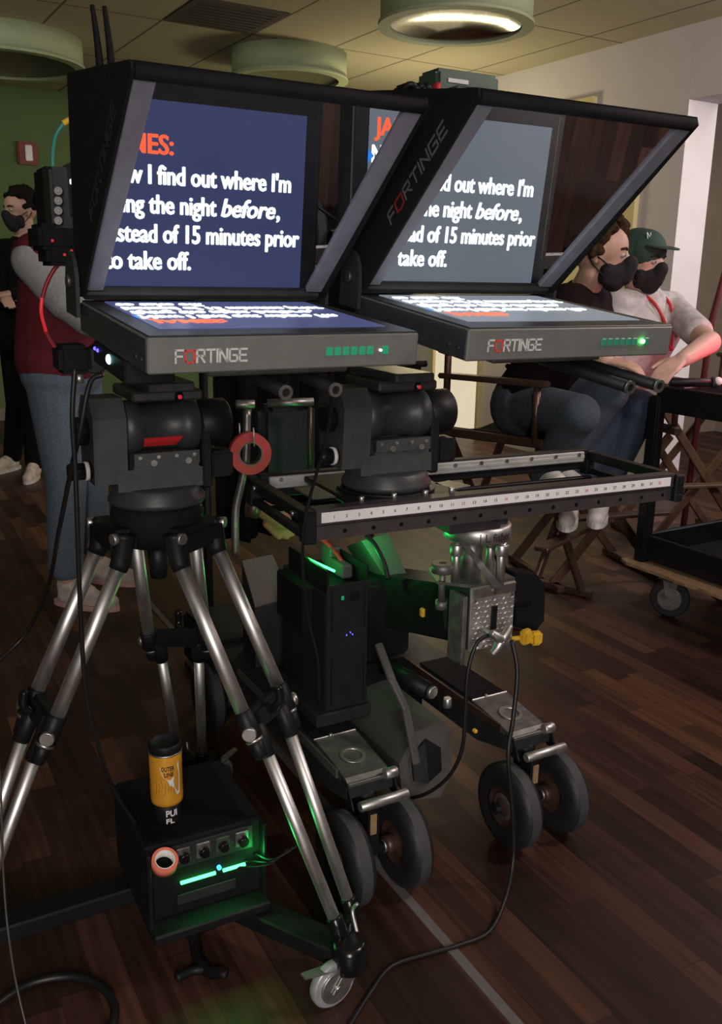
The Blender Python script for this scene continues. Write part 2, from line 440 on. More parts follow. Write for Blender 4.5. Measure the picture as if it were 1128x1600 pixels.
# doors and lit doorway in the right wall
def on_right(px):                                   # where the sight line of a photo column meets the right wall
    r = ray(px, 430); k = r.x / r.y; Y = (J.x + .601 * J.y) / (k + .601); return Vector((k * Y, Y, 0))
def casing(name, pa, pb, z1, leaf, w=.09):
    a = on_right(pa); b = on_right(pb); d = (b - a).normalized(); L = (b - a).length; n = Vector((-d.y, d.x, 0))
    if n.dot(V) > 0: n = -n
    mb = MB(); up = Vector((0, 0, 1))
    def slab(s0, s1, z0, zz, t, mi): mb.poly([a + d * s0 + up * z0, a + d * s1 + up * z0, a + d * s1 + up * zz, a + d * s0 + up * zz], n * t, mi)
    slab(0, w, 0, z1, .04, 0); slab(L - w, L, 0, z1, .04, 0); slab(w, L - w, z1 - w, z1, .04, 0); slab(w, L - w, .01, z1 - w, .012, 1)
    o = mb.build(name, ['door_yellow', leaf]); o['kind'] = 'structure'; return o
casing('door_1', 988, 915, 2.39, 'door_yellow')
casing('door_2', 912, 858, 2.57, 'door_yellow')
casing('window_1', 762, 684, 2.1, 'window_light', .03)
# metal strip in the floor
p0 = atZ(617, 1382, 0); p1 = atZ(807, 1600, 0); d = (p1 - p0).normalized(); n = Vector((-d.y, d.x, 0)) * .011
mb = MB(); a = p0 - d * 2.2; b = p1 + d * .8
mb.poly([a - n, b - n, b + n, a + n], (0, 0, .003)); struct('trim_2', mb, 'strip_grey')

# ceiling fixtures
mb = MB(); q = [V * x + U * y + Vector((0, 0, ZC)) for x, y in ((2.10, 5.40), (2.69, 5.40), (2.69, 5.99), (2.10, 5.99))]
vt = thing('ceiling_vent', 'dark square air vent set flush in the ceiling', 'vent', sum(q, Vector()) / 4, YAW)
m1 = MB(); m1.box((0, 0, -.004), (.585, .585, .008), bev=.001); m1.build('vent_panel', 'vent_dark', vt)
m1 = MB()
for i in range(9): m1.box((0, -.24 + .06 * i, -.010), (.50, .012, .006), bev=0)
m1.build('louvre', 'ceiling_grid', vt)
def drum(c, r, label):
    t = thing('drum_ceiling_light', label, 'ceiling light', (c[0], c[1], 2.70), 0, 'round drum lights on the ceiling')
    m1 = MB(); m1.ring((0, 0, 0), (0, 0, 1), r - .012, r, ZC - 2.70, n=72); m1.build('shade', 'drum_shell', t)
    m1 = MB(); m1.ring((0, 0, -.012), (0, 0, 1), r - .055, r + .012, .022, n=72); m1.build('rim', 'drum_shell', t)
    m1 = MB(); m1.rev([(0, .085), (r * .35, .075), (r * .7, .045), (r - .056, .006)], (0, 0, 0), (0, 0, 1), n=72); return t, m1
def sc(px, py, z): return atZ(px, py, z)
c1 = sc(712, 40, 2.70); t, m1 = drum(c1, .42, 'round drum ceiling light with mirrored bottom, above the right teleprompter'); m1.build('reflector', 'drum_mirror', t)
c3 = sc(452, 124, 2.70); t, m1 = drum(c3, .41, 'round drum ceiling light farthest back, behind the left teleprompter hood'); m1.build('reflector', 'drum_inside', t)
c2 = sc(5, 100, 2.70); t, m1 = drum(c2, .525, 'large round drum ceiling light cut by the left edge of the photo'); m1.build('reflector', 'drum_inside', t)
# fire alarm
r = ray(42, 240); Y = 1.0
k = (GL - EYEV).dot(U) / r.dot(U); fa = EYEV + r * k
t = thing('fire_alarm', 'small red fire alarm strobe on the green wall', 'fire alarm', fa - U * .001, YAW)
m1 = MB(); m1.box((0, -.025, 0), (.17, .05, .19), bev=.012); m1.build('housing', 'alarm_red', t)
m1 = MB(); m1.box((.005, -.056, 0), (.06, .02, .13), bev=.006); m1.build('strobe_lens', 'plastic_clear', t)

# ------------------------------------------------------------------ teleprompters
LINES = [('JAMES:', .0745, .104), ('Now I find out where I\'m', .1175, .306), (None, .160, .285), ('instead of 15 minutes prior', .203, .325), ('to take off.', .2435, .136)]
def logo(mb, o, ex, ey, w, mi_w=0, mi_r=1, h=None):
    ex = Vector(ex).normalized(); ey = Vector(ey).normalized(); o = Vector(o); nz = ex.cross(ey); h = h or w * .155
    u = w / 8.15; th = h * .17
    L = {'F': [(0, 0, 0, 1), (0, 1, 1, 1), (0, .5, .85, .5)], 'A': [(0, 0, 0, 1), (0, 1, 1, 1), (1, 1, 1, 0), (0, .5, 1, .5)], 'R': [(0, 0, 0, 1), (0, 1, 1, 1), (1, 1, 1, .5), (1, .5, 0, .5), (.45, .5, 1, 0)],
         'T': [(0, 1, 1, 1), (.5, 0, .5, 1)], 'I': [(0, 0, 0, 1)], 'N': [(0, 0, 0, 1), (0, 1, 1, 0), (1, 0, 1, 1)], 'G': [(1, 1, 0, 1), (0, 1, 0, 0), (0, 0, 1, 0), (1, 0, 1, .5), (1, .5, .5, .5)],
         'E': [(0, 0, 0, 1), (0, 1, 1, 1), (0, .5, .85, .5), (0, 0, 1, 0)], 'O': [(0, .08, 0, .95), (0, .95, 1, .95), (1, .95, 1, .08), (1, .08, .5, -.1), (.5, -.1, 0, .08)]}
    x = 0.
    for ch, wd in (('F', .78), ('O', .95), ('R', .8), ('T', .85), ('I', .0), ('N', .8), ('G', .85), ('E', .8)):
        for (a, b, c, d) in L[ch]:
            p = o + ex * (x + a * wd * u) + ey * (b * h); q = o + ex * (x + c * wd * u) + ey * (d * h); dd = (q - p).normalized(); s = dd.cross(nz) * th / 2
            e = dd * th * .5; mb.poly([p - e - s, q + e - s, q + e + s, p - e + s], nz * .0006, mi_r if ch == 'O' else mi_w)
        x += (wd + .30) * u
def prompter(loc, yaw, tilt, bg, label, left_led):
    
    t = thing('teleprompter', label, 'teleprompter', loc, yaw, 'the two teleprompters', rx=tilt)
    W = .396; h = W / 2; Dm = .345; H = .0457
    m1 = MB(); m1.box((0, Dm / 2, -H / 2), (W, Dm, H), bev=.002); mon = m1.build('monitor', 'monitor_grey', t)
    m1 = MB(); m1.box((0, Dm / 2, .0012), (W - .004, Dm - .004, .0024), bev=.001)
    for s in (-1, 1): m1.box((s * (h + .0006), Dm / 2 + .002, -H / 2), (.0012, Dm - .006, H - .004), bev=0)
    m1.build('bezel', 'bezel', mon)
    sy0, sy1, sw = .046, .316, .3375
    m1 = MB(); m1.box((0, (sy0 + sy1) / 2, .003), (sw, sy1 - sy0, .0012), bev=0); m1.build('screen', bg, mon, 'glowing screen')
    m1 = MB(); ex = (1, 0, 0); ey = (0, -1, 0); x0 = -sw / 2 + .007; z = .0042; cap = .0265
    def line(s, d, wdt, mi, x=x0, sh=0.): [m1.text(s, (x + q_, sy0 + d + q2_, z), ex, ey, w=wdt, h=cap, mi=mi, bold=.010, shear=sh) for q_, q2_ in ((-.0011, 0), (0, .0005), (0, -.0005), (.0011, 0))]
    for s, d, wdt in LINES:
        if s == 'JAMES:': line(s, d, wdt, 1, x0 + .004)
        elif s: line(s, d, wdt, 0)
        else:
            line('flying the night', d, .178, 0); line('before', d, .093, 0, x0 + .187, .25); line(',', d, .005, 0, x0 + .283)
    m1.poly([(x0 - .008, sy0 + .108 - .011, z), (x0 - .008, sy0 + .108 + .011, z), (x0 + .003, sy0 + .108, z)], (0, 0, .0004), 2)
    m1.build('screen_text', ['screen_white', 'screen_orange', 'screen_blue'], mon, 'bright mirrored lettering')
    m1 = MB(); logo(m1, (-h + .0355, -.0002, -.0315), (1, 0, 0), (0, 0, 1), .098, h=.0155); m1.build('maker_logo', ['logo_white', 'logo_red'], mon)
    for i in range(7):
        x = .054 + i * .0128 + (.012 if i == 6 else 0)
        m1 = MB(); m1.box((x, -.0012, -.0225), (.0098, .0028, .0115), bev=.0012)
        lit = 'led_green_soft' if left_led else 'led_green_dim'
        m1.build('button', lit, mon)
        m1.box((x, -.0028, -.0225), (.004, .0006, .0015), bev=0)
    m1 = MB(); m1.cyl((.1345, 0, -.0225), (.1345, -.0035, -.0225), .0020 if left_led else .0034, n=12)
    m1.build('power_light', 'led_white' if left_led else 'led_green_bright', mon, 'pale dot' if left_led else 'glaring green power light')
    for yy in (.020, .045):
        m1 = MB(); m1.cyl((-h, yy, -.03), (-h - .0035, yy, -.03), .0035, n=12); m1.build('screw', 'charcoal', mon)
    if left_led:
        m1 = MB(); m1.box((-h + .035, .19, -H - .018), (.07, .17, .034), bev=.003); md_ = m1.build('control_module', 'black', t)
        m1 = MB(); m1.sph((-h, .185, -H - .014), (.004, .009, .007)); m1.build('status_light', 'led_cyan', md_, 'pale cyan light')
        m1 = MB()
        for yy in (.245, .262): m1.sph((-h, yy, -H - .012), .003)
        m1.build('signal_light', 'led_violet', md_, 'two tiny violet lights')
    # beam splitter glass and its frame
    ga = math.radians(44.7); g = Vector((0, -math.cos(ga), math.sin(ga))); nrm = Vector((0, -math.sin(ga), -math.cos(ga)))   # nrm faces viewer / monitor
    o = Vector((0, .316, .0242)); L = .395
    gw = h - .020
    m1 = MB(); a = o - g * .004; b = o + g * (L - .010)
    m1.poly([a + Vector((-gw, 0, 0)), a + Vector((gw, 0, 0)), b + Vector((gw, 0, 0)), b + Vector((-gw, 0, 0))], -nrm * .002)
    for i, f in enumerate(m1.f):
        c = sum((m1.v[k] for k in f), Vector()) / len(f); m1.m[i] = 0 if abs((c - a).dot(nrm)) < 1e-5 else 1
    m1.build('mirror_glass', ['glass', 'glass_back'], t, 'half silvered sloping glass')
    for s in (-1, 1):
        m1 = MB(); x = s * (h - .0135); p = o; q = o + g * L
        m1.poly([p + Vector((x - .0135, 0, 0)) + nrm * .005, q + Vector((x - .0135, 0, 0)) + nrm * .005, q + Vector((x + .0135, 0, 0)) + nrm * .005, p + Vector((x + .0135, 0, 0)) + nrm * .005], -nrm * .012)
        m1.build('frame_bar', 'frame_bar', t)
    m1 = MB(); c = o + g * (L - .004); m1.cyl(c + Vector((-h, 0, 0)), c + Vector((h, 0, 0)), .0095, n=16); m1.build('hood_edge', 'black_matte', t)
    m1 = MB(); c = o - g * .013; m1.box(c, (W, .018, .016), bev=.003, rot=Matrix.Rotation(-ga, 3, 'X')); m1.build('hinge_rail', 'charcoal', t)
    # hood: side cheeks, top, back
    P = o + g * .0; Q = o + g * L; T = Vector((0, .352, .318)); Bk = Vector((0, .352, .006))
    for s in (-1, 1):
        m1 = MB(); x = s * (h + .001); m1.poly([(x, P.y - .012, P.z - .01), (x, Q.y - .006, Q.z - .004), (x, Q.y, Q.z + .008), (x, T.y, T.z), (x, Bk.y, Bk.z)], (s * .004, 0, 0))
        ck = m1.build('hood_side', 'black_matte', t)
        if s < 0:
            m2 = MB(); xx = x - .0045; st = P + (Q - P) * .33 + Vector((0, .004, .002)); st.x = xx; d = (Q - P).normalized(); up = Vector((0, d.z, -d.y))
            logo(m2, st + up * .008, d, up, .195, h=.019); m2.build('maker_logo', ['logo_faint', 'logo_faint'] if left_led else ['logo_dim', 'logo_red_dim'], ck)
    m1 = MB(); m1.poly([(-h, Q.y, Q.z + .008), (h, Q.y, Q.z + .008), (h, T.y, T.z), (-h, T.y, T.z)], (0, 0, -.004)); m1.build('hood_top', 'black_cloth', t)
    m1 = MB(); m1.poly([(-h, T.y, T.z), (h, T.y, T.z), (h, Bk.y, Bk.z), (-h, Bk.y, Bk.z)], (0, .004, 0)); m1.build('hood_back', 'black_cloth', t)
    for s in (-1, 1):
        m1 = MB(); x = s * (h + .008); pr = [(x, .345 + .034 * math.cos(a), .022 + .052 * math.sin(a)) for a in [i * pi / 10 for i in range(11)]] + [(x, .311, -.02), (x, .379, -.02)]
        m1.poly(pr, (s * .006, 0, 0)); hg = m1.build('hinge', 'charcoal', t)
        m2 = MB(); m2.cyl((x + s * .006, .345, .03), (x + s * .012, .345, .03), .010, n=18, bev=.001); m2.build('hinge_knob', 'gunmetal', hg)
    m1 = MB(); m1.box((h * .1, .16, -H - .012), (.22, .16, .022), bev=.003); m1.build('mounting_plate', 'olive_steel', t)
    return t
P1 = prompter((-.093, 1.219, 1.2714), .5201, .0948, 'screen_navy', 'teleprompter on the silver tripod at left, all seven buttons glowing dim green', True)
P2 = prompter((.3218, 1.385, 1.2793), .496, .1129, 'screen_slate', 'teleprompter at right above the slider, one bright green light on its front', False)
def rails(t, xs, y0, z, yl):
    for x in xs:
        m1 = MB(); m1.cyl((x, y0, z), (x, y0 + yl, z), .0095, n=20); rd = m1.build('support_rod', 'black', t)
        m2 = MB(); m2.ring((x, y0 - .004, z), (0, 1, 0), .006, .0105, .006, n=24); m2.build('rod_ring', 'steel_dull', rd, 'metal ring end')
rails(P1, (.004, .082), .03, -.083, .5)
rails(P2, (.094, .156), -.03, -.088, .55)
for t in (P1, P2):
    m1 = MB(); m1.box((.06, .30, -.083), (.20, .04, .030), bev=.004); m1.build('rod_clamp', 'charcoal', t)

# ------------------------------------------------------------------ cameras behind the prompters
def camera(P, label):
    R = Euler((0, 0, P.rotation_euler.z)).to_matrix(); yaw = P.rotation_euler.z
    c = P.location + R @ Vector((0, .62, 0)); t = thing('film_camera', label, 'camera', (c.x, c.y, P.location.z + .045), yaw, 'the two cameras behind the teleprompters')
    m1 = MB(); m1.box((0, .02, .12), (.15, .30, .17), bev=.008); m1.build('body', 'black', t)
    m1 = MB(); m1.rev([(0, 0), (.050, 0), (.052, .02), (.052, .07), (.045, .075), (.045, .10), (0, .10)], (0, -.12, .12), (0, -1, 0), n=32); m1.build('lens', 'black_gloss', t)
    m1 = MB(); m1.box((0, .05, .02), (.10, .22, .04), bev=.003); m1.box((0, .02, -.03), (.09, .26, .07), bev=.003); m1.build('base_plate', 'charcoal', t)
    m1 = MB(); m1.tube([(0, -.09, .205), (0, -.08, .245), (0, .10, .245), (0, .12, .205)], .011); m1.build('top_handle', 'black', t)
    m1 = MB(); m1.box((0, .215, .12), (.12, .09, .14), bev=.008); m1.build('battery', 'charcoal', t)
    return t
K1 = camera(P1, 'film camera behind the left teleprompter with dial box and twin antennas')
K2 = camera(P2, 'film camera behind the right teleprompter with a green receiver on top')
def W1(px, py, Y): return loc_of(K1, atY(px, py, Y))
def W2(px, py, Y): return loc_of(K2, atY(px, py, Y))
# left camera: dial box, small display, antennas
c = W1(103, 316, 1.88); m1 = MB(); m1.box(c, (.070, .07, .125), bev=.006); bx = m1.build('dial_box', 'charcoal', K1)
for i in range(4):
    q = W1(91, 298 + 15.5 * i, 1.825); m2 = MB(); m2.rev([(0, 0), (.0088, 0), (.0088, .004), (.0070, .005), (.0068, .003), (.004, .003), (.0035, .007), (0, .007)], q, loc_of(K1, EYEV) - q, n=18); m2.build('dial', 'gunmetal', bx, 'small round metal dial')
c = W1(119, 298, 1.86); m1 = MB(); m1.box(c, (.032, .09, .10), bev=.004); m1.build('side_display', 'gunmetal', K1)
c = W1(113, 284, 1.80); m1 = MB(); m1.box(c, (.010, .004, .010), bev=.002); m1.build('display_light', 'led_white', K1)
c = W1(76, 312, 1.95); m1 = MB(); m1.box(c, (.035, .10, .12), bev=.006); m1.box(W1(104, 372, 1.9), (.13, .12, .05), bev=.008); m1.box(W1(110, 400, 1.9), (.11, .10, .04), bev=.008); m1.build('side_bracket', 'black_matte', K1)
for (px, py) in ((82, 376), (101, 398), (112, 392)):
    m1 = MB(); m1.sph(W1(px, py, 1.82), .003); m1.build('tally_light', 'led_red', K1, 'tiny red light')
for (a, b) in (((158, 122), (144, 8)), ((176, 122), (163, 10))):
    m1 = MB(); m1.tube([W1(*a, 1.95), W1((a[0] + b[0]) / 2 + 1, (a[1] + b[1]) / 2, 1.95), W1(*b, 1.95)], .007, rs=(.0085, .0045)); an = m1.build('antenna', 'black_matte', K1)
m1 = MB(); m1.box(W1(165, 140, 1.97), (.085, .06, .05), bev=.005); m1.build('antenna_base', 'black', K1)
cable('fibre_cable', 'teal cable with yellow connector curving behind the left teleprompter', [atY(84, 290, 1.88), atY(82, 245, 1.87), atY(87, 212, 1.86), atY(100, 192, 1.86)], .0035, 'cable_teal')
m1 = MB(); m1.tube([atY(98, 193, 1.86), atY(112, 187, 1.87), atY(136, 189, 1.9)], .0058); o = m1.build('connector', 'yellow', bpy.data.objects['fibre_cable'], 'yellow connector')
cable('coax_cable', 'thin black cable looping from a white plug beside the left teleprompter', [atY(145, 142, 1.93), atY(122, 140, 1.92), atY(111, 158, 1.9), atY(116, 190, 1.89), atY(128, 222, 1.88), atY(126, 262, 1.86)], .003)
m1 = MB(); m1.tube([atY(120, 142, 1.92), atY(145, 143, 1.93)], .0055, smooth=False); m1.build('plug', 'silver', bpy.data.objects['coax_cable'], 'silver plug')
q = W1(165, 140, 1.97); m1 = MB(); m1.tube([q, Vector((q.x, q.y, .22)), Vector((0, .10, .20))], .007, smooth=False); m1.build('antenna_mast', 'black', K1)
q = W1(103, 330, 1.88); m1 = MB(); m1.tube([q + Vector((.02, 0, -.03)), Vector((-.06, .06, .10))], .012, smooth=False); m1.build('bracket_arm', 'black', K1)
# right camera: receiver, cables, red clip
pa = W2(716, 146, 2.1); m1 = MB(); m1.box(pa, (.160, .08, .075), bev=.008); rc = m1.build('receiver', 'receiver_green', K2, 'green grey box')
m2 = MB(); m2.tube([pa + Vector((0, .01, -.03)), Vector((pa.x, pa.y + .01, .22)), Vector((0, .08, .20))], .012, smooth=False); m2.build('receiver_mast', 'black', K2)
m2 = MB(); q = W2(716, 127, 2.05); m2.box(q, (.05, .002, .008), bev=0); m2.build('receiver_label', 'logo_white', rc); m2 = MB(); m2.box(q + Vector((.054, 0, -.020)), (.034, .002, .010), bev=0); m2.build('receiver_label', 'logo_white', rc)
m1 = MB(); m1.box(W2(735, 152, 2.02), (.10, .05, .03), bev=.003); m1.build('receiver_screen', 'receiver_green', K2)
m1 = MB(); m1.box(W2(681, 148, 1.98), (.010, .02, .045), bev=.003, rot=Euler((0, .15, 0))); m1.build('red_clip', 'red', K2, 'red clip')
m1 = MB()
for k in range(5):
    a = k * 1.1; m1.tube([W2(632 + 5 * k, 160, 2.02), W2(634 + 6 * k, 136 + 3 * (k % 3), 2.0 + .02 * k), W2(648 + 5 * k, 134 + 4 * (k % 2), 2.0), W2(662 + 4 * k, 160, 2.04)], .006)
m1.box(W2(650, 150, 2.06), (.08, .06, .04), bev=.006); m1.build('wiring', 'black', K2)

# ------------------------------------------------------------------ fluid heads
def fluid_head(c, yaw, label, stripe):
    t = thing('fluid_head', label, 'tripod head', c, yaw, 'the two fluid heads')
    m1 = MB(); m1.rev([(0, 0), (.088, 0), (.092, .006), (.092, .012), (.085, .020), (.085, .032), (.078, .036), (0, .036)], (0, 0, 0), (0, 0, 1), n=48); m1.build('pan_base', 'head_black', t)
    m1 = MB(); pr = [(-.085, -.052, .034), (.075, -.052, .034), (.075, -.052, .070), (.068, -.052, .072), (.068, -.052, .100), (-.055, -.052, .100), (-.055, -.052, .074), (-.085, -.052, .072)]
    m1.poly(pr, (0, .10, 0)); m1.poly([(-.055, -.058, .080), (.068, -.058, .080), (.068, -.058, .104), (-.055, -.058, .104)], (0, .012, 0)); br = m1.build('front_bracket', 'head_grey', t)
    for i in range(4):
        m2 = MB(); m2.cyl((-.045 + .034 * i, -.0585, .097), (-.045 + .034 * i, -.062, .097), .0035, n=12); m2.build('bolt', 'silver', br, 'small bright bolt')
    for x in (-.02, .045):
        m2 = MB(); m2.cyl((x, -.0585, .086), (x, -.063, .086), .006, n=14); m2.build('bolt', 'silver', br)
    m1 = MB(); m1.rev([(0, 0), (.046, 0), (.050, .004), (.050, .03), (.044, .034), (.044, .105), (.050, .109), (.050, .138), (.046, .142), (0, .142)], (-.064, 0, .145), (1, 0, 0), n=48); dr = m1.build('tilt_drum', 'head_black', t)
    if stripe:
        m2 = MB(); a0 = math.radians(250); vs = []
        th = [math.radians(x) for x in (200, 214, 228)]
        for i, a in enumerate(th):
            for k, x in enumerate((-.030 - .004 * (i < 1), .043 - .006 * i)): vs.append((x, math.cos(a) * .0450, .145 + math.sin(a) * .0450))
        fs = [(0, 1, 3, 2), (2, 3, 5, 4)]; m2.add(vs, fs); m2.build('red_stripe', 'red', dr, 'red stripe')
    m1 = MB(); m1.poly([(-.066, -.05, .05), (-.066, .05, .05), (-.066, .06, .17), (-.066, .03, .205), (-.066, -.035, .205), (-.066, -.06, .17)], (-.060, 0, 0)); sd = m1.build('side_housing', 'head_grey', t)
    m2 = MB(); m2.cyl((-.126, -.01, .145), (-.150, -.01, .145), .026, n=28, bev=.003); m2.build('drag_knob', 'black_gloss', sd); m2 = MB(); m2.cyl((-.126, -.03, .075), (-.168, -.03, .075), .0155, n=24, bev=.002); m2.build('side_knob', 'black_gloss', sd)
    m2 = MB(); m2.ring((-.132, -.03, .075), (-1, 0, 0), .0150, .0175, .007, n=28); m2.build('knob_scale', 'white', sd, 'white scale ring')
    m1 = MB(); m1.cyl((.078, 0, .145), (.142, 0, .145), .046, n=36, bev=.006); m1.box((.088, .0, .09), (.02, .09, .13), bev=.004); m1.box((.118, -.02, .07), (.045, .05, .05), bev=.005); m1.build('brake_housing', 'black', t)
    m1 = MB(); m1.box((.01, .01, .208), (.13, .15, .020), bev=.004); m1.box((.01, .01, .226), (.085, .20, .018), bev=.003); m1.build('camera_plate', 'gunmetal', t)
    m1 = MB(); m1.sph((.030, -.062, .206), (.009, .009, .012)); m1.build('level_bubble', 'black_gloss', t)
    m1 = MB(); m1.sph((.030, -.071, .206), (.004, .002, .004)); m1.build('level_light', 'led_red', t, 'tiny red light')
    return t
H1 = fluid_head((-.392, 1.684, .925), .50, 'black fluid head with a red stripe, on the silver tripod', True)
H2 = fluid_head((.05, 1.808, .936), .48, 'plain black fluid head bolted on the slider carriage', False)

# ------------------------------------------------------------------ tripod
TC = Vector((-.395, 1.684, 0)); TA = math.radians(-25.3)
tri = thing('tripod', 'silver tubed camera tripod with black clamps carrying the left teleprompter', 'tripod', TC)
m1 = MB(); m1.rev([(0, .840), (.060, .842), (.078, .862), (.086, .875), (.086, .905), (.082, .922), (0, .924)], (0, 0, 0), (0, 0, 1), n=48); m1.build('bowl', 'black_matte', tri)
m1 = MB(); m1.cyl((0, 0, .842), (0, 0, .77), .022, .016, n=20); m1.build('bowl_knob', 'black', tri)
for k in range(3):
    a = TA + k * 2 * pi / 3; dr = Vector((math.cos(a), math.sin(a), 0)); tg = Vector((-dr.y, dr.x, 0))
    def pt(r, s, h): return dr * r + tg * s + Vector((0, 0, h))
    top = [pt(.096, s * .060, .832) for s in (-1, 1)]; mid = [pt(.237, s * .064, .55) for s in (-1, 1)]
    bot = [pt(.409, s * .030, .154) for s in (-1, 1)]; md = [pt(.237, s * .044, .55) for s in (-1, 1)]
    m1 = MB()
    for i in (0, 1): m1.cyl(top[i], mid[i], .0137, n=24)
    leg = m1.build('leg', 'silver_tube', tri)
    m1 = MB(); m1.box(pt(.088, 0, .868), (.05, .14, .05), bev=.012, rot=Matrix.Rotation(a, 3, 'Z')); sh = m1.build('shoulder', 'black', leg)
    for i, s in ((0, -1), (1, 1)):
        p = pt(.088, s * .062, .880); q = top[i]; dd = (q - p).normalized()
        m1 = MB(); m1.tube([p - dd * .006, p, q, q + (mid[i] - top[i]).normalized() * .014], .0185, n=18, smooth=False, rs=(.021, .0172)); m1.build('hinge_lug', 'black', leg)
        m1 = MB(); vd = (EYEV - (TC + p)).normalized(); od = (dr * .3 + tg * s * (1 if k != 1 else 1)); od = (dr + tg * s * .25).normalized()
        m1.cyl(p + od * .015, p + od * .026, .0105, n=24, bev=.001); m1.build('hinge_bolt', 'silver', leg, 'shiny hinge bolt')
    u = (mid[0] - top[0]).normalized(); R = Matrix.Rotation(a, 3, 'Z')
    m1 = MB()
    for i in (0, 1): m1.cyl(mid[i] - u * .015, mid[i] + u * .040, .0185, n=20, bev=.002)
    m1.box((mid[0] + mid[1]) / 2 + u * .010, (.034, .105, .042), bev=.008, rot=R @ Matrix.Rotation(-.45, 3, 'Y'))
    for i in (0, 1): m1.cyl(md[i] + u * .02, md[i] + u * .085, .0165, n=20, bev=.002)
    cl = m1.build('clamp', 'black', leg)
    for i, s in ((0, -1), (1, 1)):
        p = mid[i] + u * .022; od = (dr * .55 + tg * s).normalized()
        m1 = MB(); m1.cyl(p + od * .014, p + od * .024, .0135, n=28, bev=.0012); m1.build('clamp_knob', 'silver', leg, 'round silver knob')
        m1 = MB(); m1.cyl(mid[i] + u * .040, mid[i] + u * .046, .0165, n=20, mi=1); m1.cyl(mid[i] + u * .046, mid[i] + u * .080, .0155, .012, n=20, bev=.002); m1.build('tube_end', ['black', 'silver'], leg)
    m1 = MB(); c = (mid[0] + mid[1]) / 2 + dr * .025; m1.tube([c, c + dr * .012 + Vector((0, 0, .018)), c + dr * .008 + Vector((0, 0, .045))], .0085, n=10); m1.build('clamp_lever', 'black_gloss', leg)
    m1 = MB()
    for i in (0, 1): m1.cyl(md[i] + u * .05, bot[i], .0120, n=24)
    m1.build('lower_tube', 'silver_tube', leg)
    m1 = MB(); e = (bot[0] - md[0]).normalized()
    for i in (0, 1): m1.cyl(bot[i] - e * .004, bot[i] + e * .045, .0165, n=18, bev=.002)
    m1.box((bot[0] + bot[1]) / 2 + e * .035, (.032, .088, .032), bev=.008, rot=R @ Matrix.Rotation(-.4, 3, 'Y')); m1.build('foot', 'black_gloss', leg)
# ------------------------------------------------------------------ tripod dolly
dl = thing('tripod_dolly', 'low black three armed wheeled dolly under the silver tripod', 'dolly', TC)
m1 = MB(); m1.cyl((0, 0, .070), (0, 0, .112), .075, n=32, bev=.004); m1.build('hub', 'black', dl)
for k in range(3):
    a = TA - math.radians(5) + k * 2 * pi / 3; R = Matrix.Rotation(a, 3, 'Z'); dr = Vector((math.cos(a), math.sin(a), 0)); tg = Vector((-dr.y, dr.x, 0))
    m1 = MB(); m1.box(dr * .25 + Vector((0, 0, .092)), (.40, .058, .038), bev=.004, rot=R); ar = m1.build('arm', 'black', dl)
    m1 = MB(); e = dr * .448; m1.rev([(0, .066), (.032, .066), (.036, .072), (.036, .112), (.028, .124), (0, .124)], e, (0, 0, 1), n=28); m1.build('foot_socket', 'black_gloss', ar)
    m1 = MB(); m1.tube([e + Vector((0, 0, .12)) + tg * .03, e + tg * .045 - dr * .02 + Vector((0, 0, .15)), e + tg * .05 - dr * .012 + Vector((0, 0, .168))], .004); m1.build('lock_lever', 'silver', ar, 'small bright lever')
    cs = dr * .448 - dr * .020 + tg * -.022
    wd = Vector(((-.80, -.60, 0), (.6, .8, 0), (.4, -.9, 0))[k]).normalized()   # rolling direction of this wheel
    ax = Vector((-wd.y, wd.x, 0))
    m1 = MB(); o = e + wd * .038 + Vector((0, 0, .048))
    m1.rev([(0, 0), (.020, 0), (.034, .002), (.034, .004), (.044, .004), (.048, .008), (.048, .020), (.044, .024), (.034, .024), (.034, .026), (.020, .028), (0, .028)], o - ax * .014, ax, n=40)
    wh = m1.build('caster_wheel', 'caster_grey', ar)
    m1 = MB(); m1.cyl(o - ax * .016, o + ax * .016, .034, n=32, bev=.001); m1.build('wheel_disc', 'silver', wh, 'metal wheel disc')
    m1 = MB()
    for s in (-1, 1): m1.poly([o + ax * s * .018 + Vector((0, 0, -.008)) + wd * .012, o + ax * s * .018 + Vector((0, 0, -.008)) - wd * .012, e + ax * s * .018 - wd * .026 + Vector((0, 0, .068)), e + ax * s * .018 + wd * .030 + Vector((0, 0, .068))], ax * s * .003)
    m1.box(e + Vector((0, 0, .066)), (.05, .042, .006), bev=.001, rot=math.atan2(wd.y, wd.x)); m1.build('fork', 'silver', ar)
    m1 = MB(); m1.cyl(o - ax * .023, o + ax * .023, .005, n=12); m1.build('axle', 'silver', ar)
    m1 = MB(); m1.poly([e + wd * .03 + Vector((0, 0, .078)) - ax * .012, e + wd * .105 + Vector((0, 0, .094)) - ax * .008, e + wd * .105 + Vector((0, 0, .094)) + ax * .008, e + wd * .03 + Vector((0, 0, .078)) + ax * .012], (0, 0, .004)); m1.build('brake_pedal', 'silver', ar)

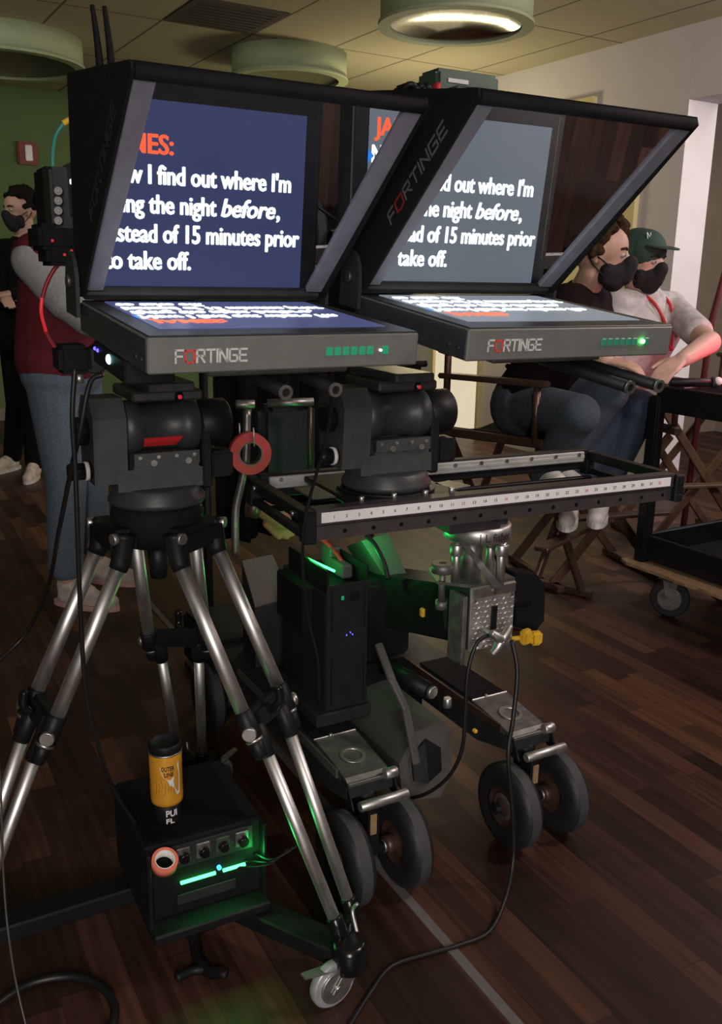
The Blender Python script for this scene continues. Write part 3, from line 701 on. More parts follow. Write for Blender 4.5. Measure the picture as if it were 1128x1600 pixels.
# ------------------------------------------------------------------ battery box on the tripod dolly
BY = math.radians(28); bV = Vector((math.cos(BY), math.sin(BY), 0)); bU = Vector((-bV.y, bV.x, 0))
fl_ = Vector((-.398, 1.483, 0)); bc = fl_ + bV * .119 + bU * .125
bb = thing('power_box', 'black power box with a green light bar, lying on the tripod dolly', 'power box', (bc.x, bc.y, .1125), BY)
m1 = MB(); m1.box((0, 0, .0925), (.238, .25, .185), bev=.004); m1.build('body', 'black_matte', bb)
m1 = MB(); m1.box((-.012, 0, .187), (.20, .24, .004), bev=.001); m1.build('lid', 'black_cloth', bb)
m1 = MB(); m1.box((.015, -.127, .150), (.165, .004, .050), bev=.001); pn = m1.build('socket_panel', 'charcoal', bb)
for i in range(4):
    x = -.045 + .040 * i; m1 = MB(); m1.box((x, -.130, .152), (.028, .004, .032), bev=.002); m1.build('socket_plate', 'steel_dull' if i != 2 else 'receiver_green', pn)
    m1 = MB(); m1.cyl((x, -.131, .150), (x, -.143, .149), .0105, n=20, bev=.001); m1.build('socket', 'black_gloss', pn)
for s in (-1, 1):
    m1 = MB(); m1.box((s * .116, -.137, .0925), (.008, .026, .18), bev=.002); m1.build('side_guard', 'black', bb)
for (x0, x1) in ((-.052, .018), (.034, .080)):
    m1 = MB(); m1.cyl((x0, -.130, .092), (x1, -.130, .092), .0036, n=10); m1.build('light_bar', 'led_green', bb, 'glaring green light bar')
m1 = MB(); m1.cyl((.0265, -.125, .100), (.0265, -.131, .100), .0045, n=16); m1.build('signal_light', 'led_blue', bb, 'blue light dot')
m1 = MB(); m1.box((.0, -.129, .055), (.12, .004, .022), bev=.001); m1.build('label_plate', 'charcoal', bb)
for i in range(3):
    m1 = MB(); m1.tube([(.06 + .02 * i, -.13, .09 + .01 * i), (.12, -.16 - .01 * i, .098 + .012 * i), (.17, -.14 - .025 * i, .105 + .02 * i)], .0022); m1.build('antenna_wire', 'black', bb)
pl = Matrix.LocRotScale(bb.location, bb.rotation_euler, None)
l = area('power_box_glow', pl @ Vector((.014, -.150, .092)), pl @ Vector((.03, -.4, .0)), .13, .09, (.03, 1, .16), .012)
l = point('power_box_back_glow', pl @ Vector((.098, -.150, .12)), .10, (.03, 1, .16), .01)
m1 = MB(); m1.box((0, -.150, .012), (.238, .05, .022), bev=.004); m1.build('added_shade_lip', 'black', bb)  # added lip that keeps the green light off the floor
# tape roll hooked on its front, can on a black can on its top
q = pl @ Vector((-.088, -.153, .165)); t = thing('tape_roll', 'small orange tape roll hooked to the front of the power box', 'tape roll', q, BY, rx=.5)
m1 = MB(); m1.ring((0, 0, -.011), (0, 0, 1), .0185, .0245, .022); m1.build('tape', 'orange_tape', t)
m1 = MB(); m1.ring((0, 0, -.0112), (0, 0, 1), .0170, .0186, .0224); m1.build('core', 'white', t)
q = pl @ Vector((-.052, -.055, .1905)); t = thing('canister', 'black canister with white lettering, under the yellow can', 'canister', q, 0)
m1 = MB(); m1.rev([(0, 0), (.025, 0), (.027, .002), (.027, .036), (.025, .040), (0, .040)], (0, 0, 0), (0, 0, 1), n=40); m1.build('body', 'black', t)
dv = (EYEV - q); ang = math.atan2(dv.y, dv.x)
def wrapper(r, z0, a_off=0.):
    def f(X, Y, e):
        a = ang + a_off + X / r; return Vector((math.cos(a) * (r + e), math.sin(a) * (r + e), z0 + Y))
    return f
m1 = MB(); m1.text('PUI', None, (1, 0, 0), (0, 1, 0), h=.013, w=.022, warp=wrapper(.0272, .020, -.12), bold=.02); m1.text('FL', None, (1, 0, 0), (0, 1, 0), h=.010, w=.016, warp=wrapper(.0272, .005, -.12), bold=.02); m1.build('lettering', 'white', t)
q2 = q + Vector((0, 0, .0405)); t = thing('drink_can', 'yellow drink can with black top standing on the power box', 'can', q2, 0)
m1 = MB(); m1.rev([(0, 0), (.026, 0), (.0305, .004), (.0315, .012), (.0315, .104), (.0300, .110)], (0, 0, 0), (0, 0, 1), n=48); cn = m1.build('body', 'can_yellow', t)
m1 = MB(); m1.rev([(.0300, .110), (.0318, .111), (.0318, .126), (.0300, .130), (.0275, .130), (.0265, .124), (0, .123)], (0, 0, 0), (0, 0, 1), n=48); m1.build('lid', 'black', t)
m1 = MB(); m1.ring((0, 0, .1095), (0, 0, 1), .0300, .0324, .003, n=48); m1.build('rim', 'silver', t)
def shield(mb, pts, r, mi=0):
    f = wrapper(r, 0); vs = [f(x, y, .0003) for x, y in pts]; c = f(sum(p[0] for p in pts) / len(pts), sum(p[1] for p in pts) / len(pts), .0006); n = len(vs)
    mb.add(vs + [c], [(i, (i + 1) % n, n) for i in range(n)], mi)
m1 = MB(); shield(m1, [(-.012, .090), (.026, .096), (.028, .070), (.027, .028), (.020, .026), (.014, .044), (.006, .050), (.001, .062), (-.007, .070)], .0316); m1.build('label_patch', 'white', cn)
m1 = MB(); m1.text('OUTER', None, (1, 0, 0), (0, 1, 0), h=.0090, w=.026, warp=wrapper(.0320, .081, -.30), bold=.02); m1.text('LINE', None, (1, 0, 0), (0, 1, 0), h=.0085, w=.018, warp=wrapper(.0320, .069, -.12), bold=.02); m1.build('lettering', 'ink', cn)
m1 = MB()
for i in range(7): 
    f = wrapper(.0317, .0); x = -.022 + .006 * i; m1.tube([f(x, .030 + .004 * (i % 3), 0), f(x + .002, .048, 0), f(x, .060 - .005 * (i % 2), 0)], .0003, n=4)
m1.text('COLD BREW COFFEE', None, (1, 0, 0), (0, 1, 0), h=.0026, w=.038, warp=wrapper(.0318, .012, -.5)) if False else None
m1.build('sketch_lines', 'hub_bronze', cn)

# ------------------------------------------------------------------ slider
SY = math.radians(25.6); sl = thing('camera_slider', 'black camera slider frame with a white ruler strip along its front', 'slider', (-.073, 1.606, .929), SY)
sM = Matrix.LocRotScale(sl.location, sl.rotation_euler, None)
LS = .845
m1 = MB(); m1.poly([(-.012, 0, .004), (-.012, .030, .004), (-.012, .030, -.056), (-.012, .004, -.056), (-.012, .004, -.030), (-.012, 0, -.026)], (LS + .024, 0, 0)); fr = m1.build('front_rail', 'rail_purple', sl)
m1 = MB(); m1.box((LS / 2, -.001, -.0125), (LS, .002, .0200), bev=.0005); rs = m1.build('ruler_strip', 'white_strip', sl, 'white inch ruler')
m1 = MB(); red = {12, 16, 24, 32}
for i in range(1, 34):
    if i * .0254 > LS - .008: break
    m1.text(str(i), (i * .0254, -.0021, -.0155), (1, 0, 0), (0, 0, 1), h=.0062, mi=1 if i in red else 0, align='C')
m1.build('ruler_numbers', ['ink', 'ink_red'], rs)
for i in range(14):
    m1 = MB(); m1.cyl((.05 + .06 * i, .0036, -.043), (.05 + .06 * i, .0046, -.043), .0045, n=12); m1.build('rail_hole', 'black_gloss', fr)
m1 = MB(); m1.box((LS / 2, .312, -.018), (LS + .024, .024, .050), bev=.002); rr = m1.build('rear_rail', 'black', sl)
m1 = MB(); m1.box((LS / 2, .296, -.010), (LS - .01, .010, .026), bev=.002); m1.box((LS / 2, .292, -.010), (LS - .01, .004, .008), bev=.001); tk = m1.build('linear_track', 'track_grey', rr, 'silver linear track')
for i in range(12):
    m1 = MB(); m1.cyl((.03 + .072 * i, .291, -.004), (.03 + .072 * i, .2885, -.004), .0048, n=14); m1.build('track_bolt', 'steel_dull', tk)
for x in (-.024, LS + .022):
    m1 = MB(); m1.box((x, .158, -.010), (.024, .335, .022), bev=.002); m1.box((x, .158, -.048), (.018, .335, .014), bev=.002)
    for y in (.006, .312): m1.box((x, y, -.028), (.024, .03, .062), bev=.002)
    ep = m1.build('end_plate', 'black', sl)
    for y in (.05, .27):
        m2 = MB(); sg = -1 if x < 0 else 1; m2.cyl((x + sg * .012, y, -.012), (x + sg * .016, y, -.012), .005, n=14); m2.build('end_bolt', 'silver', ep)
m1 = MB(); m1.box((LS / 2, .05, -.06), (LS, .016, .012), bev=.002); m1.box((LS / 2, .27, -.06), (LS, .016, .012), bev=.002); m1.build('under_rod', 'black', sl)
hx = (sM.inverted() @ Vector((.05, 1.808, .94)))
m1 = MB(); m1.box((hx.x, .155, -.004), (.24, .255, .012), bev=.003); m1.cyl((hx.x, hx.y, .002), (hx.x, hx.y, .0065), .100, n=48); ca = m1.build('carriage', 'black', sl)
for x in (-.10, -.03, .04, .10):
    m1 = MB(); m1.cyl((hx.x + x, .035, .002), (hx.x + x, .035, .012), .0055, n=14, bev=.001); m1.build('carriage_bolt', 'silver', ca)
m1 = MB(); m1.box((hx.x + .14, .10, .0), (.05, .06, .004), bev=.001, rot=.3); m1.box((hx.x - .15, .15, -.002), (.05, .10, .004), bev=.001); m1.build('carriage_wing', 'olive_steel', ca)
m1 = MB(); m1.tube([(hx.x + .04, .22, .012), (hx.x + .10, .20, .02), (hx.x + .115, .20, .02)], .005); m1.build('lock_handle', 'olive_steel', ca)
m1 = MB(); m1.box((.40, .155, -.072), (.16, .15, .012), bev=.003); m1.box((.40, .155, -.092), (.13, .12, .03), bev=.003); m1.build('mount_block', 'rail_purple', sl)
m1 = MB(); m1.cyl((.40, .02, -.055), (.40, .29, -.055), .01, n=16); m1.build('cross_tie', 'black', sl)

# ------------------------------------------------------------------ camera dolly (heavy, four double wheels)
DY = math.radians(29); do = Vector((.241, 1.881, 0)); dM = Matrix.LocRotScale(do, Euler((0, 0, DY)), None)
D = thing('camera_dolly', 'heavy steel camera dolly on double wheels, carrying the slider', 'dolly', do, DY)
def dl_(p): return dM.inverted() @ Vector(p)
for sx, nm in ((-1, 'left'), (1, 'right')):
    x = sx * .227
    m1 = MB(); m1.poly([(x - .062, .16, .200), (x - .062, 1.0, .200), (x - .062, 1.0, .285), (x - .062, .16, .285), (x - .062, .02, .262), (x - .062, .02, .235)], (.124, 0, 0)); ar = m1.build('side_arm', 'charcoal', D)
    m1 = MB(); m1.box((x + .003, .33, .2885), (.105, .26, .006), bev=.001); m1.build('deck_pad', 'black_matte', ar)
    m1 = MB(); m1.box((x - .0645, .36, .278), (.005, .60, .022), bev=.001); m1.build('arm_edge', 'hub_bronze' if sx > 0 else 'grey_paint', ar)
    m1 = MB(); m1.poly([(x - .052, .195, .292), (x - .052, .045, .272), (x - .052, .03, .262), (x - .052, .03, .254), (x - .052, .195, .283)], (.108, 0, 0)); st = m1.build('step_plate', 'step_steel' if sx > 0 else 'olive_steel', ar)
    m2 = MB(); m2.ring((x + .002, .11, .282), (0, -.13, 1), .022, .030, .003, n=28); m2.build('step_ring', 'silver', ar)
    m2 = MB(); m2.box((x, .197, .292), (.112, .005, .006), bev=.001); m2.cyl((x - .012, .195, .29), (x - .012, .195, .300), .004, n=12); m2.build('step_edge', 'silver', ar)
    m1 = MB(); m1.box((x, .024, .255), (.112, .006, .030), bev=.001); m1.build('front_plate', 'olive_steel', ar)
    m1 = MB(); m1.cyl((x - .050, -.020, .236), (x + .072, -.020, .236), .0115, n=20, bev=.002); m1.build('roller', 'silver', ar)
    m1 = MB(); m1.cyl((x + .034, .02, .272), (x + .066, .02, .272), .013, n=18, bev=.002); m1.build('roller_knob', 'silver', ar)
    for s in (-1, 1):
        m1 = MB(); m1.poly([(x + s * .056, -.008, .222), (x + s * .056, .03, .222), (x + s * .056, .05, .27), (x + s * .056, .02, .27)], (s * .004, 0, 0))
        m1.build('roller_bracket', 'black', ar)
    for y, rear in ((0., 0), (.89, 1)):
        m1 = MB(); m1.box((x - .008, y + .012, .16), (.030, .052, .13), bev=.004); m1.cyl((x - .12, y, .105), (x + .12, y, .105), .012, n=16); m1.cyl((x, y + .045, .18), (x, y + .045, .24), .026, n=24); tr = m1.build('wheel_truck', 'black', D)
        m2 = MB(); m2.box((x - .012, y - .016, .180), (.016, .004, .05), bev=.001); m2.build('paper_tag', 'cardboard', tr)
        for s in (-1, 1):
            xc = x + s * .073; r = .105
            m1 = MB(); m1.rev([(.052, -.027), (.078, -.029), (.095, -.026), (r - .003, -.019), (r, -.013)], (xc, y, r), (1, 0, 0), 0, 48)
            m1.rev([(r, -.013), (r + .0005, 0), (r, .013)], (xc, y, r), (1, 0, 0), 1, 48)
            m1.rev([(r, .013), (r - .003, .019), (.095, .026), (.078, .029), (.052, .027)], (xc, y, r), (1, 0, 0), 0, 48)
            wh = m1.build('wheel', ['rubber', 'rubber_grey'], D)
            m2 = MB(); m2.rev([(0, -.030), (.012, -.032), (.018, -.026), (.026, -.022), (.040, -.016), (.046, -.024), (.053, -.026), (.053, .026), (.046, .024), (.040, .016), (.026, .022), (.018, .026), (.012, .032), (0, .030)], (xc, y, r), (1, 0, 0), n=36); m2.build('wheel_hub', 'hub_bronze', wh, 'bronze coloured hub')
            if s > 0:
                m2 = MB(); m2.cyl((xc - .02, y, r), (xc - .046, y, r), .022, n=24, bev=.003); m2.build('hub_spool', 'hub_bronze', wh)
                m2 = MB(); m2.ring((xc - .046, y, r), (-1, 0, 0), .0065, .0145, .005, n=24); m2.build('hub_nut', 'silver', wh)
            if s < 0:
                m2 = MB(); m2.rev([(.016, 0), (.026, .003), (.034, .0)], (xc - .022, y, r), (-1, 0, 0), n=28); m2.build('hub_plate', 'silver', wh)
m1 = MB(); m1.poly([(-.165, .42, .13), (.165, .42, .13), (.165, .42, .26), (.10, .42, .34), (-.10, .42, .34), (-.165, .42, .26)], (0, .62, 0)); m1.build('chassis', 'black', D)
# central front fender with hexagonal recess
m1 = MB(); pr = [(-.085, 0, .15), (-.045, 0, .115), (.02, 0, .105), (.062, 0, .15), (.072, 0, .255), (.05, 0, .285), (-.03, 0, .275), (-.085, 0, .21)]
m1.poly([(a, .10 + .25 * (c - .08), c) for a, b, c in pr], (0, .30, 0)); fd = m1.build('front_fender', 'grey_paint', D)
hx6 = [(-.052, .165), (-.012, .150), (.030, .170), (.034, .225), (-.006, .255), (-.052, .225)]
m1 = MB(); m1.poly([(a, .094 + .25 * (c - .08), c) for a, c in hx6], (0, .004, 0)); m1.build('hex_recess', 'black', fd)
m1 = MB(); m1.poly([(-.052, .090 + .25 * .085, .165), (-.012, .090 + .25 * .07, .15), (-.012, .090 + .25 * .170, .250), (-.052, .090 + .25 * .145, .225)], (0, .003, 0)); m1.build('recess_facet', 'charcoal', fd)
# bent steel lever and damper
m1 = MB()
pz = [dl_(atY(592, 1008, 1.98)), dl_(atY(612, 1062, 1.93)), dl_(atY(634, 1108, 1.90)), dl_(atY(642, 1150, 1.88)), dl_(atY(650, 1192, 1.86))]
for i in range(len(pz) - 1):
    a, b = pz[i], pz[i + 1]; d = (b - a); mid = (a + b) / 2; R = d.to_track_quat('Z', 'Y').to_matrix(); m1.box(mid, (.020, .012, d.length + .008), bev=.003, rot=R)
m1.build('bent_lever', 'grey_paint', D)
m1 = MB(); a = dl_(atY(600, 1040, 2.12)); b = dl_(atY(672, 1080, 2.0)); m1.cyl(a, b, .021, n=24); dm_ = m1.build('damper', 'black', D)
m1 = MB(); e = (b - a).normalized(); m1.cyl(b, b + e * .012, .016, n=24, bev=.002); m1.build('damper_cap', 'silver', dm_, 'round metal cap')
m1 = MB(); m1.cyl(dl_(atY(699, 1090, 2.0)), dl_(atY(699, 1105, 2.0)), .010, n=14, bev=.002); m1.build('fender_bolt', 'silver', D)
for (px, py, Y) in ((660, 957, 1.98), (742, 1142, 1.95)):
    m1 = MB(); c = dl_(atY(px, py, Y)); m1.box(c, (.010, .014, .022 if py < 1000 else .010), bev=.003); m1.build('yellow_catch', 'yellow', D)
# lifting beam and column
m1 = MB(); a = dl_((.05, 2.35, .50)); b = dl_((.262, 2.05, .575)); d = (b - a); R = d.to_track_quat('Z', 'Y').to_matrix(); m1.box((a + b) / 2, (.11, .14, d.length + .05), bev=.006, rot=R); bm_ = m1.build('lifting_beam', 'black', D)
m1 = MB(); m1.box((a + b) / 2 + R @ Vector((0, 0, .18)), (.118, .10, .05), bev=.01, rot=R); m1.build('beam_collar', 'charcoal', D)
cc = dl_((.254, 1.95, 0)); x0, y0 = cc.x, cc.y
m1 = MB(); m1.box((x0 + .063, y0 + .068, .586), (.126, .13, .154), bev=.003); cb = m1.build('column_head', 'charcoal', D)
m1 = MB(); m1.box((x0 + .063, y0 + .001, .586), (.126, .006, .156), bev=.001); fp = m1.build('tread_face', 'tread_plate', cb, 'shiny plate of small diamond studs')
m1 = MB()
for i in range(9):
    for j in range(10):
        xx = x0 + .012 + .0128 * i + (.0064 if j % 2 else 0); zz = .513 + .0125 * j
        if zz > .632 or (abs(xx - x0 - .063) < .012 and .545 < zz < .61): continue
        s = 1 if (i + j) % 2 else -1
        m1.add([(xx - .0058, y0 - .0022, zz - s * .002), (xx, y0 - .0022, zz + .0038), (xx + .0058, y0 - .0022, zz + s * .002), (xx, y0 - .0022, zz - .0038), (xx, y0 - .0045, zz)], [(0, 1, 4), (1, 2, 4), (2, 3, 4), (3, 0, 4)])
so = m1.build('tread_studs', 'tread_plate', cb)
m1 = MB(); m1.box((x0 + .068, y0 - .003, .582), (.018, .004, .060), bev=.0019); m1.build('slot', 'black', cb)
m1 = MB(); m1.box((x0 + .063, y0 - .004, .650), (.124, .004, .024), bev=.001); m1.cyl((x0 + .063, y0 - .006, .650), (x0 + .063, y0 - .010, .650), .007, n=16, mi=1); m1.build('top_band', ['silver', 'steel_dull'], cb)
for dx, dz in ((.010, .632), (.116, .632), (.040, .516), (.09, .514)):
    m1 = MB(); m1.cyl((x0 + dx, y0 - .002, dz), (x0 + dx, y0 - .006, dz), .004, n=12); m1.build('face_bolt', 'steel_dull', cb)
# star knob
k0 = dl_(atY(783, 1000, 1.90)); m1 = MB()
for i in range(4):
    a = pi / 4 + i * pi / 2 + .12; m1.tube([k0, k0 + Vector((math.cos(a) * .016, -.003, math.sin(a) * .016)), k0 + Vector((math.cos(a) * .038, 0, math.sin(a) * .038))], .006, rs=(.0145, .0075))
m1.cyl(k0 + Vector((0, .01, 0)), k0 + Vector((0, -.008, 0)), .011, n=20, bev=.002); m1.cyl(k0 + Vector((0, .0, 0)), (k0.x, y0, k0.z), .006, n=12); m1.build('star_knob', 'silver', D, 'four armed silver star knob')
k1 = dl_(atY(829, 995, 1.99)); m1 = MB(); m1.box(k1 + Vector((-.014, 0, .003)), (.032, .022, .036), bev=.006, rot=.2); m1.box(k1 + Vector((.016, 0, -.006)), (.030, .022, .034), bev=.006, rot=-.2); m1.cyl(k1 + Vector((-.05, .01, 0)), k1 + Vector((.01, 0, 0)), .006, n=12); m1.build('wing_knob', 'yellow', D, 'yellow wing knob')
m1 = MB(); m1.poly([dl_(atY(*p, 2.08)) for p in ((806, 895), (838, 897), (852, 915), (850, 970), (838, 985), (806, 980))], (0, .05, 0)); sp_ = m1.build('side_pad', 'black_matte', D)
m1 = MB(); q = dl_(atY(828, 940, 2.09)); m1.cyl((x0 + .10, y0 + .09, q.z), q, .014, n=14); m1.build('pad_arm', 'black', sp_)
m1 = MB(); m1.box((x0 - .012, y0 + .03, .560), (.012, .06, .17), bev=.002); m1.build('side_cheek', 'step_steel', D)
# levelling head above the column: plates, posts, ring with maker's lettering
rc_ = dl_((.268, 2.0, 0)); rx_, ry_ = rc_.x, rc_.y
m1 = MB(); m1.rev([(0, 0), (.070, 0), (.077, .003), (.077, .034), (.070, .038), (0, .038)], (rx_, ry_, .772), (0, 0, 1), n=64); rg = m1.build('levelling_ring', 'silver', D, 'silver ring with lettering')
dv = dM.to_3x3().inverted() @ (EYEV - dM @ Vector((rx_, ry_, .78))); ra = math.atan2(dv.y, dv.x)
m1 = MB()
def wf(X, Y, e): 
    a = ra + .05 + X / .077; return Vector((rx_ + math.cos(a) * (.0774 + e), ry_ + math.sin(a) * (.0774 + e), .781 + Y))
m1.text('J L fisher', None, (1, 0, 0), (0, 1, 0), h=.018, w=.088, warp=wf); m1.build('ring_lettering', 'ink', rg)
m1 = MB(); m1.box((rx_, ry_, .824), (.10, .10, .03), bev=.003); m1.build('mount_spigot', 'charcoal', D)
for (dx, dy) in ((.038, -.045), (.056, .02), (-.055, .0)):
    m1 = MB(); m1.cyl((rx_ + dx, ry_ + dy, .664), (rx_ + dx, ry_ + dy, .775), .0105, n=20); m1.cyl((rx_ + dx, ry_ + dy, .735), (rx_ + dx, ry_ + dy, .762), .0155, n=20, bev=.002); m1.build('levelling_post', 'silver', D)
m1 = MB(); m1.cyl((rx_, ry_ + .02, .66), (rx_, ry_ + .02, .775), .024, .030, n=24); m1.build('centre_post', 'steel_dull', D)
m1 = MB(); m1.poly([(rx_ - .06, ry_ - .02, .77), (rx_ - .045, ry_ - .02, .77), (rx_ + .035, ry_ - .06, .665), (rx_ + .01, ry_ - .06, .665)], (.004, .01, 0)); m1.build('brace_plate', 'silver', D)
m1 = MB(); m1.poly([(x0 - .02, y0 + .15, .664), (x0 + .126, y0 + .15, .664), (x0 + .126, y0, .664), (x0, y0, .664), (x0 - .055, y0 + .06, .664)], (0, 0, .007)); m1.build('top_plate', 'olive_steel', D)
m1 = MB(); m1.cyl((x0 - .038, y0 + .062, .62), (x0 - .038, y0 + .062, .70), .008, n=16); m1.ring((x0 - .038, y0 + .062, .690), (0, 0, 1), .009, .026, .022, n=28); m1.cyl((x0 - .038, y0 + .062, .60), (x0 - .038, y0 + .062, .62), .014, n=16); m1.build('clamp_screw', 'step_steel', D)
# rear housings
def housing(name, px4, Y, depth, mat, par=D):
    m1 = MB(); m1.poly([dl_(atY(*p, Y)) for p in px4], Vector((0, depth, -.01))); return m1.build(name, mat, par)
la, lb, lc, ld = [dl_(atY(*p)) for p in ((378, 876, 2.46), (426, 866, 2.49), (452, 930, 2.36), (398, 945, 2.33))]
m1 = MB(); m1.poly([(a.x, a.y, a.z - .008) for a in (la, lb, lc, ld)], (0, 0, .008)); lid = m1.build('sloping_lid', 'lid_grey', D, 'plain grey sloping lid')
m1 = MB(); vs = [Vector((a.x, a.y, a.z - .009)) for a in (la, lb, lc, ld)]; vs += [Vector((a.x, a.y, .24)) for a in vs]
m1.add(vs, [(0, 1, 2, 3), (4, 5, 6, 7), (0, 1, 5, 4), (1, 2, 6, 5), (2, 3, 7, 6), (3, 0, 4, 7)]); m1.build('rear_box', 'charcoal', D)
m1 = MB(); m1.box((-.20, .98, .22), (.20, .30, .16), bev=.01); m1.build('rear_frame', 'black', D)
m1 = MB(); a = dl_(atY(610, 838, 2.25)); pr = [dl_(atY(*p, 2.25)) for p in ((565, 845), (606, 833), (636, 898), (605, 908))]; m1.poly(pr, (.02, .12, -.05)); m1.build('centre_lid', 'grey_paint', D)
m1 = MB(); m1.tube([dl_(atY(*p)) for p in ((572, 836, 2.2), (586, 852, 2.19), (600, 880, 2.18), (606, 905, 2.17))], .0065); m1.build('centre_hose', 'black', D)
m1 = MB(); m1.box((.03, .50, .47), (.14, .22, .22), bev=.01); m1.build('centre_housing', 'black', D)
# push bar with its cross bar
m1 = MB(); pp = [dl_(atY(*p)) for p in ((368, 868, 2.3), (368, 800, 2.3), (376, 760, 2.3), (384, 720, 2.3), (386, 640, 2.3))]; m1.tube(pp, .0105, n=14); pb = m1.build('push_bar', 'steel_dull', D)
m1 = MB(); m1.cyl(dl_(atY(368, 632, 2.29)), dl_(atY(398, 632, 2.3)), .0115, n=16, bev=.002); m1.cyl(dl_(atY(418, 630, 2.31)), dl_(atY(490, 628, 2.33)), .0105, n=16); m1.build('cross_bar', 'steel_dull', D)
m1 = MB(); m1.cyl(dl_(atY(484, 630, 2.33)), dl_(atY(484, 740, 2.33)), .006, n=10); m1.build('bar_post', 'hub_bronze', D)
t = thing('added_dark_drape', 'added black cloth filling the dark area behind the dolly between the two tripod heads', 'cloth', atY(470, 575, 2.95), DY)  # added cloth, stands in for the darkness behind the dolly
m1 = MB(); vs = []; nx = 40
for i in range(nx + 1):
    x = -.30 + .74 * i / nx; y = .025 * math.sin(i * .9) + .012 * math.sin(i * 2.3)
    for z in (0, -.28, -.55): vs.append((x, y * (1 - z), z))
m1.add(vs, [(3 * i + k, 3 * i + 3 + k, 3 * i + 4 + k, 3 * i + 1 + k) for i in range(nx) for k in (0, 1)], 0, True)
o_ = m1.build('cloth', 'black_cloth', t); md = o_.modifiers.new('thick', 'SOLIDIFY'); md.thickness = .004
m1 = MB(); m1.cyl((-.34, 0, .0), (.48, 0, .0), .012, n=14); m1.build('hanging_rod', 'black', t)
for x in (-.33, .27):
    m1 = MB(); m1.cyl((x, 0, .02), (x, 0, -t.location.z), .014, n=14); m1.box((x, 0, -t.location.z + .012), (.06, .40, .02), bev=.003); m1.build('stand', 'black', t)
# navy bag and red tape roll hang from the push bar, glove on the dolly
c = atY(446, 690, 2.40); t = thing('fabric_bag', 'navy fabric bag hanging from the push bar behind the slider', 'bag', c, DY)
m1 = MB(); m1.box((0, 0, -.02), (.165, .06, .25), bev=.02); m1.build('bag_body', 'bag_navy', t)
m1 = MB(); m1.tube([(-.05, -.02, .09), (-.045, -.03, .115), (.045, -.03, .115), (.05, -.02, .09)], .006); m1.build('strap', 'black_cloth', t)
c = atY(390, 708, 2.26); vd = (EYEV - c); t = thing('tape_roll', 'large red tape roll hanging on the push bar beside the navy bag', 'tape roll', c, math.radians(20), rx=0)
m1 = MB(); m1.ring((0, -.014, 0), (0, 1, 0), .030, .0535, .028, n=56); m1.build('tape', 'red_tape', t)
m1 = MB(); m1.ring((0, -.0145, 0), (0, 1, 0), .0275, .0302, .029, n=56); m1.build('core', 'logo_dim', t)
m1 = MB(); m1.tube([(.006, -.018, .068), (.008, -.018, .02)], .002, smooth=False); m1.build('hook', 'silver', t); m1 = MB(); m1.tube([(-.022, .018, .075), (-.020, .018, .03)], .002, smooth=False); m1.build('hook', 'silver', t)
g0 = atY(428, 806, 2.2)
t = thing('work_glove', 'brown leather work glove hanging under the left end of the slider', 'glove', g0, .3)
m1 = MB()
blob('glove_body', [((-.03, 0, .02), (.02, 0, -.015), .022, .026), ((.0, 0, .005), (.055, .0, -.035), .012, .009), ((.0, 0, -.01), (.045, -.006, -.048), .012, .009), ((-.01, 0, -.02), (.03, -.008, -.055), .011, .009), ((-.02, 0, -.02), (.01, -.008, -.055), .010, .008), ((-.02, .0, .02), (.03, -.015, .022), .011, .009)], 'glove_leather', t, .004)
m1 = MB(); m1.ring((-.038, 0, .022), (-1, 0, .2), .020, .026, .03, n=24); m1.build('glove_cuff', 'hub_bronze', t)
# upright battery box on the left arm
bo = dl_((-.058, 1.85, 0)); bx0, by0 = bo.x, bo.y
m1 = MB(); m1.box((-.175, .385, .306), (.15, .28, .034), bev=.004); m1.build('battery_shelf', 'charcoal', D)
q = dM @ Vector((-.165, .385, .3235))
B2 = thing('battery_box', 'tall black battery box with a slanted green light, standing on the camera dolly', 'battery box', q, DY)
hb = .342
m1 = MB(); m1.box((0, 0, hb / 2 - .02), (.112, .25, hb - .04), bev=.004); m1.build('body', 'box_green_black', B2)
m1 = MB(); m1.box((0, -.127, hb / 2 - .01), (.112, .010, hb - .02), bev=.003); f2 = m1.build('front_panel', 'box_green_black', B2)
for s in (-1, 1):
    m1 = MB(); m1.box((s * .044, -.1325, .255), (.004, .002, .10), bev=.0005); m1.build('panel_groove', 'black', f2)
    m1 = MB(); m1.box((s * .044, -.1325, .075), (.004, .002, .12), bev=.0005); m1.build('panel_groove', 'black', f2)
m1 = MB(); m1.box((-.016, -.1328, .288), (.007, .002, .010), bev=.0005); m1.build('panel_light', 'led_green_soft', f2)
m1 = MB(); m1.box((.016, -.1335, .288), (.026, .003, .020), bev=.001); m1.build('panel_socket', 'black', f2)
m1 = MB()
for x, z in ((-.004, .192), (.006, .197), (.012, .191)): m1.box((x, -.1328, z), (.0022, .001, .004), bev=0, rot=Matrix.Rotation(.5 if x < .005 else -.5, 3, 'Y'))
m1.build('display', 'led_violet', f2, 'tiny violet display mark')
for s in (-1, 1):
    m1 = MB(); m1.box((s * .053, -.02, hb - .012), (.006, .22, .06), bev=.002); m1.build('side_wall', 'black', B2)
m1 = MB(); m1.cyl((-.050, .055, hb + .008), (-.022, -.100, hb + .004), .0030, n=10); m1.build('light_bar', 'led_green', B2, 'glaring slanted green light bar')
m1 = MB(); m1.box((.03, -.02, hb - .015), (.03, .10, .035), bev=.004); m1.box((.035, .03, hb - .0), (.03, .05, .05), bev=.004); m1.build('plug_block', 'grey_paint', B2)
m1 = MB(); m1.tube([(-.01, .12, hb + .035), (.01, .06, hb + .045), (.03, .01, hb + .02), (.035, -.03, hb + .0)], .005); m1.build('red_lead', 'red', B2, 'red lead')
